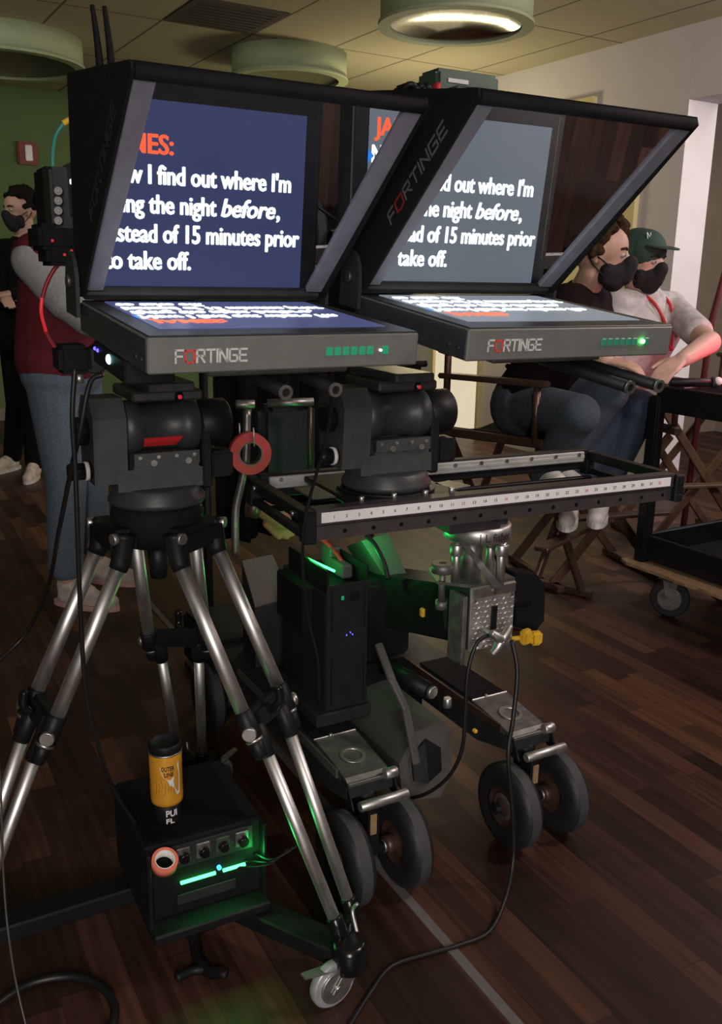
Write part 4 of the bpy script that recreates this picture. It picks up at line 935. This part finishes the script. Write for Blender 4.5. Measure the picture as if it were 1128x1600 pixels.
m1 = MB(); m1.box((-.070, .02, .24), (.03, .16, .12), bev=.004); m1.build('side_pouch', 'black_matte', B2)
bM = Matrix.LocRotScale(B2.location, B2.rotation_euler, None)
point('battery_box_glow', bM @ Vector((-.050, -.03, hb + .03)), .40, (.03, 1, .16), .02)
point('battery_box_glow_right', bM @ Vector((.10, .0, hb - .02)), .5, (.03, 1, .16), .01)

# ------------------------------------------------------------------ equipment cart
P0 = atY(1030, 602, 3.55); cart = thing('equipment_cart', 'black equipment cart at the right edge with cardboard on its lower shelf', 'cart', (P0.x, P0.y, 0), YAW)
CL, CW, ZT, ZS = .95, .55, P0.z, .25                      # local: x along V (width), y along U (runs towards the viewer, negative)
def tray(z, h, name):
    m1 = MB(); m1.box((CW / 2, -CL / 2, z - h + .006), (CW, CL, .012), bev=.002)
    for x in (0, CW): m1.box((x, -CL / 2, z - h / 2), (.022, CL, h), bev=.004)
    for y in (0, -CL): m1.box((CW / 2, y, z - h / 2), (CW, .022, h), bev=.004)
    return m1.build(name, 'black', cart)
tray(ZT, .10, 'top_tray'); tray(ZS + .10, .10, 'bottom_tray')
for x in (.0, CW):
    for y in (0., -CL):
        m1 = MB(); m1.box((x, y, (ZT + ZS) / 2 - .03), (.05, .05, ZT - ZS - .02), bev=.006); m1.build('post', 'black', cart)
        R_ = Matrix.Rotation(.5, 3, 'Z'); cx_ = x + (.10 if x == 0 else -.10); cy_ = y + (-.08 if y == 0 else .08); ax_ = R_ @ Vector((1, 0, 0)); oc = Vector((cx_, cy_, .080)); tn = R_ @ Vector((0, 1, 0))
        m1 = MB(); m1.cyl(oc - ax_ * .014, oc + ax_ * .014, .080, n=36, bev=.006); wl = m1.build('wheel', 'rubber', cart)
        m2 = MB(); m2.cyl(oc - ax_ * .018, oc + ax_ * .018, .050, n=28, bev=.002); m2.build('wheel_disc', 'steel_dull', wl, 'grey wheel disc')
        m1 = MB()
        for k_ in (-1, 1): m1.poly([oc + ax_ * k_ * .022 - tn * .014, oc + ax_ * k_ * .022 + tn * .014, oc + ax_ * k_ * .022 + tn * .032 + Vector((0, 0, .085)), oc + ax_ * k_ * .022 - tn * .032 + Vector((0, 0, .085))], ax_ * k_ * .004)
        m1.box((cx_, cy_, .166), (.08, .08, .012), bev=.002); m1.build('fork', 'steel_dull', cart)
cb_ = thing('cardboard_sheet', 'torn flat cardboard sheet sticking out under the cart shelf', 'cardboard', (P0.x, P0.y, .218), YAW)
m1 = MB(); random.seed(3); pts = [(-.055, .06, 0)] + [(-.075 + random.uniform(-.006, .006), .06 - .05 * i, 0) for i in range(1, 20)] + [(.45, -.90, 0), (.45, .04, 0)]
m1.poly(pts, (0, 0, .012)); m1.build('sheet', 'cardboard', cb_)
cb_.location.z = .224
q = Matrix.LocRotScale(cart.location, cart.rotation_euler, None)
fp_ = q @ Vector((.10, -.10, ZT + .012)); t = thing('flashlight', 'black flashlight with a white end lying on the cart top', 'flashlight', (fp_.x, fp_.y, ZT - .045), YAW)
m1 = MB(); m1.cyl((-.09, .06, .062), (.05, -.02, .062), .016, n=20, bev=.002); m1.build('barrel', 'black', t)
m1 = MB(); m1.cyl((.05, -.02, .062), (.074, -.034, .062), .021, n=20, bev=.003); m1.build('head', 'charcoal', t)
m1 = MB(); m1.sph((.066, -.040, .068), .017); m1.build('lens', 'white', t, 'white end')
m1 = MB(); m1.box((-.03, .026, .024), (.10, .06, .046), bev=.004); m1.build('cradle', 'black', t)
lp = q @ Vector((.30, -.30, ZT)); t = thing('red_lamp', 'small red glowing lamp on the cart at the right edge', 'lamp', (lp.x, lp.y, ZT - .088), YAW)
m1 = MB(); m1.box((0, 0, .05), (.08, .08, .10), bev=.006); m1.build('base', 'black', t)
m1 = MB(); m1.rev([(.030, 0), (.034, .02), (.030, .05), (0, .058)], (0, 0, .10), (0, 0, 1), n=24); m1.build('bulb', 'lamp_pink', t)
point('red_lamp_light', lp + Vector((-.04, .03, .13)), 2.6, (1, .05, .14), .03)

# ------------------------------------------------------------------ folding chairs
def chair(c, f, seat, label, canvas='black_cloth', legs='chair_wood', back=True):
    th = math.atan2(f[0], -f[1]); t = thing('folding_chair', label, 'chair', (c[0], c[1], 0), th, 'tall folding canvas chairs')
    for y in (-.19, .19):
        for s in (-1, 1):
            m1 = MB(); a = Vector((-s * .27, y + s * .012, .02)); b = Vector((s * .27, y + s * .012, seat - .02)); d = (b - a)
            m1.box((a + b) / 2, (.042, .020, d.length), bev=.004, rot=Matrix.Rotation(math.atan2(d.x, d.z), 3, 'Y')); m1.build('leg', legs, t)
    for s in (-1, 1):
        m1 = MB(); m1.box((s * .265, 0, .018), (.035, .50, .03), bev=.004); m1.build('foot_rail', legs, t)
        m1 = MB(); m1.box((s * .27, 0, seat + .005), (.035, .46, .035), bev=.004); m1.build('seat_rail', legs, t)
        for y in (-.19, .20):
            m1 = MB(); m1.cyl((s * .275, y, seat), (s * .275, y, seat + (.22 if y < 0 or not back else .50)), .014, n=12); m1.build('post', legs, t)
        m1 = MB(); m1.box((s * .275, 0, seat + .225), (.055, .46, .022), bev=.005); m1.build('armrest', legs, t)
    m1 = MB(); pr = [(-.27, 0, seat + .02), (-.13, 0, seat - .012), (0, 0, seat - .022), (.13, 0, seat - .012), (.27, 0, seat + .02)]
    m1.poly([(x, -.20, z) for x, y, z in pr] + [(x, -.20, z + .006) for x, y, z in reversed(pr)], (0, .40, 0)); m1.build('seat', canvas, t)
    if back: m1 = MB(); m1.box((0, .205, seat + .40), (.56, .012, .17), bev=.003); m1.build('backrest', canvas, t)
    m1 = MB(); m1.box((0, -.235, .34), (.50, .06, .018), bev=.004); m1.build('footrest', legs, t)
    return t

# ------------------------------------------------------------------ people
def hand(w, d, n, s=1, curl=.5, k=1.):
    """palm from wrist w along d, back-of-hand normal n, thumb on side s"""
    w = Vector(w); d = Vector(d).normalized(); n = Vector(n); n = (n - d * n.dot(d)).normalized(); sd = d.cross(n) * s; C = []
    for i in range(4): C.append((w + sd * (.010 - .006 * i) * k, w + (d * .085 + sd * (.026 - .0185 * i)) * k, .013 * k, .0105 * k))
    for i, L in enumerate((.072, .080, .074, .058)):
        b = w + (d * .085 + sd * (.026 - .0185 * i)) * k; p = b; a = 0
        for j, q in enumerate((.45, .32, .23)):
            a += curl * (.5, .7, .6)[j]; e = p + (d * math.cos(a) - n * math.sin(a)) * L * q * k; C.append((p, e, (.0095 - .0009 * j) * k, (.0088 - .0010 * j) * k)); p = e
    b = w + (d * .022 + sd * .022) * k; m = b + (d * .030 + sd * .028 - n * .008) * k; C += [(b, m, .014 * k, .0105 * k), (m, m + (d * .034 + sd * .010 - n * .010) * k, .0105 * k, .0085 * k)]
    return C
def head_caps(c, f, u):
    f = Vector(f).normalized(); u = Vector(u).normalized(); s = f.cross(u)
    return [(c + u * .035 - f * .020, .090), (c + u * .040 + f * .020, .078), (c + f * .028 + u * .03, c + f * .030 - u * .055, .066, .046), (c + f * .045 - u * .082, .030),
            (c + f * .088 + u * .022, c + f * .110 - u * .016, .009, .015), (c + f * .066 + u * .040, .030),
            (c + s * .080 - f * .012 + u * .018, c + s * .076 - f * .006 - u * .018, .017, .010), (c - s * .080 - f * .012 + u * .018, c - s * .076 - f * .006 - u * .018, .017, .010)]
def face(t, c, f, u, par, ears=True):
    f = Vector(f).normalized(); u = Vector(u).normalized(); s = f.cross(u)
    for k in (-1, 1):
        m1 = MB(); m1.sph(c + f * .0800 + s * k * .031 + u * .014, (.0115, .0115, .0085)); m1.build('eye', 'eye_white', par)
        m1 = MB(); m1.sph(c + f * .0880 + s * k * .031 + u * .014, .0052); m1.build('pupil', 'ink', par)
        m1 = MB(); m1.tube([c + f * .094 + s * k * .014 + u * .034, c + f * .093 + s * k * .034 + u * .039, c + f * .078 + s * k * .052 + u * .034], .0042, n=6); m1.build('eyebrow', 'hair', par)
def mask(par, c, f, u, cone=0.):
    f = Vector(f).normalized(); u = Vector(u).normalized(); s = f.cross(u)
    mk_ = blob('face_mask', [(c + f * .050 - u * .046, c + f * .052 - u * .076, .0500, .0430), (c + f * (.101 + cone * .4) - u * .012, c + f * (.082 + cone * .5) - u * .062, .029, .029), (c + s * .044 + f * .034 - u * .044, c + s * .040 + f * .026 - u * .072, .028, .026), (c - s * .044 + f * .034 - u * .044, c - s * .040 + f * .026 - u * .072, .028, .026)], 'mask', par, .005, smooth=9)
    for k in (-1, 1):
        m1 = MB(); m1.tube([c + s * k * .066 + f * .045 - u * .030, c + s * k * .084 + u * .0, c + s * k * .080 - f * .03 - u * .005], .0028, n=6); m1.tube([c + s * k * .072 + f * .03 - u * .07, c + s * k * .084 - f * .01 - u * .03, c + s * k * .080 - f * .03 - u * .005], .0028, n=6); m1.build('mask_strap', 'mask', mk_)
def curls(c, f, u, n, rad, seed, lo=-.2):
    random.seed(seed); f = Vector(f).normalized(); u = Vector(u).normalized(); s = f.cross(u); C = []
    for i in range(n):
        while True:
            v = Vector((random.gauss(0, 1), random.gauss(0, 1), random.gauss(0, 1))).normalized(); a, b, e = v.dot(f), v.dot(u), v.dot(s)
            if b > lo and not (a > .40 and b < .36): break
        C.append((c + u * .045 - f * .018 + v * (.086 + random.uniform(0, rad)), random.uniform(.012, .019)))
    return C
def shoe(name, mat, heel, d, par, sole='shoe_white'):
    """heel: point on the ground under the ankle; d: toe direction"""
    d = Vector((d[0], d[1], 0)).normalized(); h = Vector(heel)
    o = blob(name, [(h + Vector((0, 0, .045)), h + d * .09 + Vector((0, 0, .045)), .042, .042), (h + d * .09 + Vector((0, 0, .042)), h + d * .20 + Vector((0, 0, .034)), .042, .033), (h + Vector((0, 0, .05)), h + Vector((0, 0, .095)), .040, .042), (h + d * .03 + Vector((0, 0, .08)), h + d * .10 + Vector((0, 0, .065)), .04, .034)], mat, par, .006, smooth=5)
    m1 = MB(); n = Vector((-d.y, d.x, 0)); pr = []
    for i in range(20):
        a = 2 * pi * i / 20; x = math.cos(a); pr.append(h + d * (.085 + .152 * x) + n * math.sin(a) * (.043 + .006 * x) + Vector((0, 0, .0)))
    m1.poly(pr, (0, 0, .022)); m1.build('sole', sole, o)
    m1 = MB()
    for i in range(4): b = h + d * (.075 + .022 * i) + Vector((0, 0, .103 - .011 * i)); m1.tube([b - n * .022 - Vector((0, 0, .010)), b, b + n * .022 - Vector((0, 0, .010))], .0035, n=6)
    m1.build('lace', sole, o)
    return o
def person(label, base):
    return tag(bpy.data.objects.new('person', None), label, 'person') if False else thing('person', label, 'person', base)

# --- seated man in a green cap
UP = Vector((0, 0, 1))
Yc = 3.95; hc = atY(1001, 413, Yc); f = Vector((.64, -.76, -.06)); base = Vector((1.06, 4.05, 0)); t = person('person in a dark green cap, black mask and grey T-shirt, red lanyard, seated', base)
def rel(p): return Vector(p) - t.location
chairA = chair((1.07, 4.10), (.30, -.95), .70, 'folding chair under the seated person in the green cap')
hcl = rel(hc); sh = Vector((.83, .55, 0)); sc_ = rel(atY(1006, 478, Yc + .04)); SL = sc_ + sh * .175 - UP * .01; SR = sc_ - sh * .175; HP = rel((1.06, 4.08, .80)); 
EL = rel(atY(1108, 535, 3.62)); WL = rel(atY(1066, 562, 3.45)); ER = sc_ - sh * .24 + Vector((.02, -.06, -.27)); WR = HP + Vector((-.04, -.30, .10))
KL = rel(atY(1000, 640, 3.66)); KR = rel(atY(962, 636, 3.72)); AL = rel(atY(938, 775, 3.72)); AR = rel(atY(890, 778, 3.62))
legs_ = [(HP + sh * .09, KL, .090, .066), (KL, AL, .062, .042), (HP - sh * .09, KR, .090, .066), (KR, AR, .062, .042)]
tors = [(HP + UP * .02 + sh * .05, sc_ - UP * .10 + sh * .06, .135, .12), (HP + UP * .02 - sh * .05, sc_ - UP * .10 - sh * .06, .135, .12), (SL, SR, .062, .062), (sc_ - UP * .0, sc_ - UP * .12, .085, .11)]
bd = head_caps(hcl, f, UP) + [(hcl - UP * .06 - f * .02, sc_ + UP * .02, .052, .060)] + tors + [(SL, EL, .050, .043), (EL, WL, .046, .031), (SR, ER, .05, .043), (ER, WR, .042, .03)] + legs_ \
    + hand(WL, WL - EL + Vector((-.05, 0, -.03)), (0, -.3, 1), 1, .5, 1.1) + hand(WR, (-.2, -.9, -.1), (0, 0, 1), -1, .5)
b = blob('body', bd, 'skin_fair', t, .0065); face(t, hcl, f, UP, b)
mask(t, hcl, f, UP)
blob('t_shirt', [(a, c, r0 + .012, r1 + .012) for a, c, r0, r1 in tors] + [(SL, SL.lerp(EL, .72), .068, .062), (SR, SR.lerp(ER, .72), .068, .062)], 'shirt_grey', t, .008)
blob('trousers', [(a, c, r0 + .012, r1 + .014) for a, c, r0, r1 in legs_] + [(HP - sh * .06, HP + sh * .06, .150, .150)], 'jeans_dark', t, .009)
shoe('shoe', 'shoe_white', AL - UP * .085, (-.3, -.95), t); shoe('shoe', 'shoe_white', AR - UP * .085, (-.25, -.95), t)
s_ = f.cross(UP).normalized(); ff = Vector(f).normalized()
cpo = blob('cap', [(hcl + UP * .052 - ff * .020, .096), (hcl + UP * .056 + ff * .014, .089)], 'cap_green', t, .006)
m1 = MB(); pr = []
for i in range(13): a = -pi / 2 + pi * i / 12; pr.append(hcl + UP * .074 + ff * (.070 + .095 * math.cos(a)) + s_ * .078 * math.sin(a) - UP * .010 * math.cos(a))
m1.poly(pr, (0, 0, .007)); m1.build('brim', 'cap_green', cpo)
m1 = MB(); q = hcl + UP * .105 + (ff * .4 + s_ * .5).normalized() * .084; m1.text('N', q + ff * .012, (ff * .5 - s_ * .86) * -1 if False else Vector((.8, .5, 0)), Vector((-.1, .3, .9)), h=.026); m1.build('emblem', 'logo_white', cpo)
m1 = MB(); fr_ = Vector((.5, -.86, 0))
m1.tube([sc_ + UP * .065 - sh * .06 + fr_ * .02, sc_ + fr_ * .108 - sh * .04 - UP * .0, sc_ + fr_ * .135 - UP * .10 + sh * .01, sc_ + fr_ * .150 - UP * .18 + sh * .03], .007, n=6)
m1.tube([sc_ + UP * .065 + sh * .06 + fr_ * .02, sc_ + fr_ * .108 + sh * .05, sc_ + fr_ * .135 - UP * .10 + sh * .035, sc_ + fr_ * .150 - UP * .18 + sh * .03], .007, n=6); m1.build('lanyard', 'red', t)

# --- seated man with curly hair
Yk = 3.44; hc = atY(938, 402, Yk); f = Vector((.93, -.36, -.08)); base = Vector((.67, 3.63, 0)); t = person('person with curly brown hair, black mask and black T-shirt, seated in profile', base)
chairB = chair((.655, 3.67), (.80, -.60), .75, 'folding chair under the seated person with curly hair', 'black_cloth', 'hub_bronze')
hcl = rel(hc); sc_ = rel(atY(908, 472, Yk + .08)); sh = Vector((.50, .86, 0)); SL = sc_ + sh * .17; SR = sc_ - sh * .17; HP = rel((.677, 3.65, .860))
KR = rel(atY(905, 648, 3.22)); KL = rel(atY(950, 612, 3.40)); AR = rel(atY(848, 736, 3.38)); AL = rel(atY(872, 738, 3.50))
ER = rel(atY(912, 560, 3.34)); WR = rel(atY(944, 562, 3.27)); EL = SL + Vector((.10, 0, -.26)); WL = rel(atY(955, 568, 3.44))
legs_ = [(HP + sh * .09, KL, .090, .066), (KL, AL, .060, .042), (HP - sh * .09, KR, .088, .062), (KR, AR, .058, .044)]
tors = [(HP + UP * .02 + sh * .05, sc_ - UP * .10 + sh * .06, .125, .11), (HP + UP * .02 - sh * .05, sc_ - UP * .10 - sh * .06, .125, .11), (SL, SR, .060, .060), (sc_, sc_ - UP * .12, .08, .10)]
bd = head_caps(hcl, f, UP) + [(hcl - UP * .06 - f * .025, sc_ + UP * .02, .052, .060)] + tors + [(SL, EL, .048, .040), (EL, WL, .040, .029), (SR, ER, .048, .040), (ER, WR, .040, .029)] + legs_ \
    + hand(WR, (.9, -.3, -.15), (0, -.2, 1), -1, .5) + hand(WL, (.8, -.4, -.2), (0, 0, 1), 1, .5)
b = blob('body', bd, 'skin', t, .0065); face(t, hcl, f, UP, b); mask(t, hcl, f, UP, .02)
blob('hair', curls(hcl, f, UP, 330, .036, 5, -.35), 'hair', t, .006, smooth=1)
blob('t_shirt', [(a, c, r0 + .012, r1 + .012) for a, c, r0, r1 in tors] + [(SL, SL.lerp(EL, .6), .064, .060), (SR, SR.lerp(ER, .6), .064, .060)], 'tshirt_black', t, .008)
blob('trousers', [(a, c, r0 + .012, r1 + .014) for a, c, r0, r1 in legs_] + [(HP - sh * .06, HP + sh * .06, .142, .142)], 'jeans_mid', t, .009)
shoe('shoe', 'shoe_white', AL - UP * .085, (.5, -.8), t); shoe('shoe', 'shoe_white', AR - UP * .085, (.4, -.9), t)

# --- person in the maroon and grey jacket, beside the left camera
Yj = 3.45; base = atZ(118, 940, 0); base.z = 0; t = person('person in a maroon jacket with grey sleeve and blue jeans, standing behind the left teleprompter', base)
f = Vector((.98, -.18, -.25)); hcl = rel(atY(110, 338, Yj)); sc_ = rel(atY(94, 402, Yj + .02)); sh = Vector((.18, .98, 0)); SR = sc_ - sh * .17; SL = sc_ + sh * .17; HP = rel(atY(98, 575, Yj + .04))
ER = rel(atY(106, 468, Yj - .22)); WR = rel(atY(138, 500, Yj - .20)); EL = SL + Vector((.14, 0, -.24)); WL = EL + Vector((.24, -.05, .02))
a1 = rel(atZ(105, 915, .085)); a2 = rel(atZ(150, 880, .085))
K1_ = HP.lerp(a1, .5) - sh * .03 + Vector((.02, 0, 0)); K2_ = HP.lerp(a2, .5) + Vector((.03, 0, 0))
legs_ = [(HP - sh * .08, K1_, .095, .070), (K1_, a1 + UP * .09, .068, .060), (HP + sh * .08, K2_, .095, .070), (K2_, a2 + UP * .10, .068, .060)]
tors = [(HP + UP * .04 + sh * .05, sc_ - UP * .12 + sh * .05, .130, .115), (HP + UP * .04 - sh * .05, sc_ - UP * .12 - sh * .05, .130, .115), (SL, SR, .065, .065), (sc_, sc_ - UP * .12, .09, .11)]
bd = head_caps(hcl, f, UP) + [(hcl - UP * .06 - f * .025, sc_ + UP * .02, .050, .060)] + tors + [(SR, ER, .05, .042), (ER, WR, .042, .03), (SL, EL, .05, .042), (EL, WL, .042, .03)] + [(HP - sh * .08, K1_, .085, .060), (K1_, a1, .055, .036), (HP + sh * .08, K2_, .085, .060), (K2_, a2, .055, .036)] \
    + hand(WR, (1, -.1, -.1), (0, -.3, 1), -1, .6) + hand(WL, (1, -.1, 0), (0, 0, 1), 1, .6)
b = blob('body', bd, 'skin', t, .0065); face(t, hcl, f, UP, b); mask(t, hcl, f, UP)
blob('hair', curls(hcl, f, UP, 240, .012, 8, -.3), 'hair_dark', t, .006, smooth=3)
jk = blob('jacket', [(a, c, r0 + .018, r1 + .018) for a, c, r0, r1 in tors] + [(SR, SR.lerp(ER, .2), .082, .082), (SL, EL, .075, .066), (EL, WL, .064, .05), (sc_ + UP * .03 - sh * .04, sc_ + UP * .03 + sh * .04, .07, .07)], 'jacket_maroon', t, .009)
blob('jacket_sleeve', [(SR - sh * .012 - UP * .015, ER - sh * .005, .080, .074), (ER, WR, .072, .058)], 'jacket_grey', jk, .008, label='grey sleeve')
blob('jeans', [(a, c, r0 + .012, r1 + .010) for a, c, r0, r1 in legs_] + [(HP - sh * .06, HP + sh * .06, .132, .132)], 'jeans', t, .009)
shoe('shoe', 'shoe_cream', a1 - UP * .085, (.97, -.25), t, 'shoe_pink'); shoe('shoe', 'shoe_cream', a2 - UP * .085, (.9, -.2), t, 'shoe_pink')

# --- standing man at the far left
Ys = 5.9; base = atZ(42, 738, 0); base.z = 0; t = person('person in black clothes and black mask standing at the left edge by the green wall', base)
f = Vector((-.62, -.76, -.10)); hcl = rel(atY(32, 331, Ys)); sc_ = rel(atY(34, 392, Ys + .02)); sh = Vector((.80, -.55, 0)) ; SR = sc_ - sh * .18; SL = sc_ + sh * .18; HP = rel(atY(36, 535, Ys))
a1 = rel(atZ(54, 726, .085)); a2 = rel(atZ(20, 715, .085)); K1_ = HP.lerp(a1, .5) + Vector((.03, 0, 0)); K2_ = HP.lerp(a2, .5)
ER = SR + Vector((-.05, -.05, -.27)); WR = rel(atY(2, 465, Ys - .25)); EL = SL + Vector((.06, -.02, -.27)); WL = rel(atY(20, 458, Ys - .28))
legs_ = [(HP + sh * .08, K1_, .095, .068), (K1_, a1 + UP * .02, .066, .052), (HP - sh * .08, K2_, .095, .068), (K2_, a2 + UP * .02, .066, .052)]
tors = [(HP + UP * .04 + sh * .05, sc_ - UP * .12 + sh * .06, .120, .11), (HP + UP * .04 - sh * .05, sc_ - UP * .12 - sh * .06, .120, .11), (SL, SR, .062, .062), (sc_, sc_ - UP * .12, .085, .105)]
arms = [(SR, ER, .05, .042), (ER, WR, .042, .03), (SL, EL, .05, .042), (EL, WL, .042, .03)]
bd = head_caps(hcl, f, UP) + [(hcl - UP * .06 - f * .025, sc_ + UP * .02, .052, .060)] + tors + arms + [(a, c - UP * .02, r0 - .012, r1 - .012) for a, c, r0, r1 in legs_] + hand(WR, (.5, -.6, -.1), (0, -.3, 1), -1, .6) + hand(WL, (-.8, -.5, -.1), (0, -.3, 1), 1, .6)
b = blob('body', bd, 'skin', t, .0075); face(t, hcl, f, UP, b); mask(t, hcl, f, UP)
blob('hair', curls(hcl, f, UP, 260, .022, 11, -.25), 'hair_dark', t, .007, smooth=2)
blob('sweater', [(a, c, r0 + .016, r1 + .016) for a, c, r0, r1 in tors] + [(a, c.lerp(a, .06), r0 + .016, r1 + .014) for a, c, r0, r1 in arms], 'trousers_black', t, .009)
blob('trousers', [(a, c, r0 + .010, r1 + .010) for a, c, r0, r1 in legs_] + [(HP - sh * .06, HP + sh * .06, .128, .128)], 'trousers_black', t, .009)
shoe('shoe', 'shoe_cream', a1 - UP * .085, (.1, -1), t); shoe('shoe', 'shoe_cream', a2 - UP * .085, (-.4, -.9), t)
chair(atY(1072, 725, 4.75).to_2d(), (.2, -.98), .74, 'empty wooden folding chair without a backrest, behind the cart', 'black_cloth', back=False)

# ------------------------------------------------------------------ cables and small things
cable('power_cable', 'black cable hanging straight down left of the tripod to the power box', [atY(117, 575, 1.40), atY(113, 650, 1.40), atY(118, 740, 1.41), atY(122, 850, 1.42), atY(126, 960, 1.44), atY(134, 1080, 1.46), atY(152, 1160, 1.49), atY(178, 1235, 1.54), atY(215, 1290, 1.57)], .0042)
cable('signal_cable', 'black cable sagging away to the left edge from the left teleprompter', [atY(160, 585, 1.42), atY(140, 600, 1.42), atY(124, 680, 1.42), atY(112, 730, 1.45), atY(92, 830, 1.55), atY(74, 920, 1.75), atY(40, 990, 1.8), atY(-10, 1040, 1.75)], .0042)
cable('monitor_cable', 'thin black cable dropping from the left teleprompter past the slider end', [atY(519, 575, 1.38), atY(517, 640, 1.46), atY(506, 700, 1.50), atY(486, 770, 1.55), atY(474, 830, 1.57), atY(474, 900, 1.62), atY(482, 970, 1.68), atY(496, 1030, 1.70), atY(498, 1100, 1.74)], .0030)
zf = .006
cable('floor_cable', 'black cable falling from the star knob and curving across the floor', [atY(800, 1000, 1.90), atY(808, 1050, 1.87), atY(802, 1120, 1.83), atY(794, 1180, 1.79), atY(800, 1260, 1.78), atY(802, 1340, 1.77), atZ(790, 1402, .03), atZ(765, 1455, zf), atZ(720, 1476, zf), atZ(670, 1490, zf), atZ(612, 1510, zf), atZ(578, 1552, zf), atZ(545, 1605, zf), atZ(500, 1680, zf)], .0052)
cable('loop_cable', 'black cable bowing down from the star knob behind the dolly fender', [atY(768, 990, 1.90), atY(745, 1005, 1.88), atY(731, 1050, 1.86), atY(727, 1110, 1.85), atY(722, 1170, 1.85), atY(702, 1212, 1.86), atY(670, 1238, 1.88), atY(640, 1248, 1.92)], .0045)
cable('coiled_cable', 'thick black cable curving on the floor in the bottom left corner', [atZ(-40, 1600, .009), atZ(0, 1566, .009), atZ(50, 1536, .009), atZ(110, 1526, .009), atZ(155, 1540, .009), atZ(177, 1568, .009), atZ(176, 1600, .009), atZ(150, 1640, .009)], .0085)
cable('thin_cable', 'thin grey cable running down the left edge in front of the tripod leg', [atY(-4, 1150, 1.15), atY(2, 1260, 1.13), atY(5, 1360, 1.12), atY(12, 1450, 1.10), atY(26, 1540, 1.08), atY(50, 1640, 1.05)], .0018, 'gunmetal')
cable('red_cable', 'dark red strap cable hanging in front of the maroon jacket', [atY(112, 395, 1.9), atY(100, 405, 1.88), atY(82, 425, 1.87), atY(68, 458, 1.86), atY(65, 490, 1.86), atY(72, 520, 1.87), atY(88, 548, 1.88)], .0042, 'cable_red')
m1 = MB(); m1.tube([atY(65.5, 465, 1.855), atY(64.5, 490, 1.855), atY(72, 518, 1.865)], .0034, n=8); m1.build('lit_stretch', 'led_red', bpy.data.objects['red_cable'], 'red light on the cable, put in as glow')  # red light on the cable drawn as an emissive stretch
# cable bundle and connector block left of the tripod head, focus motor
t = thing('focus_motor', 'black motor unit with cables left of the tripod head, below the camera', 'motor', atY(112, 560, 1.60), .5)
m1 = MB(); m1.box((0, 0, 0), (.055, .07, .05), bev=.008); m1.build('body', 'black_matte', t)
m1 = MB(); m1.cyl((.035, -.02, -.005), (.035, .03, -.005), .022, n=24, bev=.003); m1.build('gear', 'charcoal', t)
m1 = MB(); m1.cyl((.005, -.03, -.025), (.005, -.03, -.04), .007, n=14); m1.build('plug', 'silver', t)
m1 = MB(); m1.tube([(.03, .0, .01), (.06, .02, .02), (.12, .02, .03)], .009); m1.build('arm', 'black', t)
t = thing('flower_petal', 'bright pink flower petal lying on the floor beside the dolly wheel', 'petal', atZ(648, 1281, .001))
m1 = MB(); random.seed(2)
for a in (0.3, 1.9, 3.6):
    o = Vector((math.cos(a) * .010, math.sin(a) * .010, .004)); m1.sph(o, (.011, .009, .003), n=12, m=6)
m1.build('petal', 'petal', t)
t = thing('floor_strap', 'black strap lying on the floor in front of the power box', 'strap', atZ(318, 1500, 0))
def fl(px, py, z=.006): return atZ(px, py, z) - t.location
m1 = MB(); m1.tube([fl(300, 1445, .05), fl(304, 1470, .02), fl(310, 1500), fl(330, 1520), fl(350, 1518)], .012, n=8); m1.build('webbing', 'black_cloth', t)
m1 = MB(); m1.tube([fl(275, 1528), fl(310, 1515), fl(355, 1523)], .010, n=8); m1.build('buckle', 'black', t)
t = thing('light_stand', 'dark red pole leaning at the right edge behind the cart', 'stand', atY(1096, 560, 4.6))
m1 = MB(); m1.tube([Vector((0, 0, -1)) * (t.location.z) , atY(1112, 500, 4.6) - t.location, atY(1140, 400, 4.6) - t.location], .016, smooth=False); m1.build('pole', 'chair_red', t)
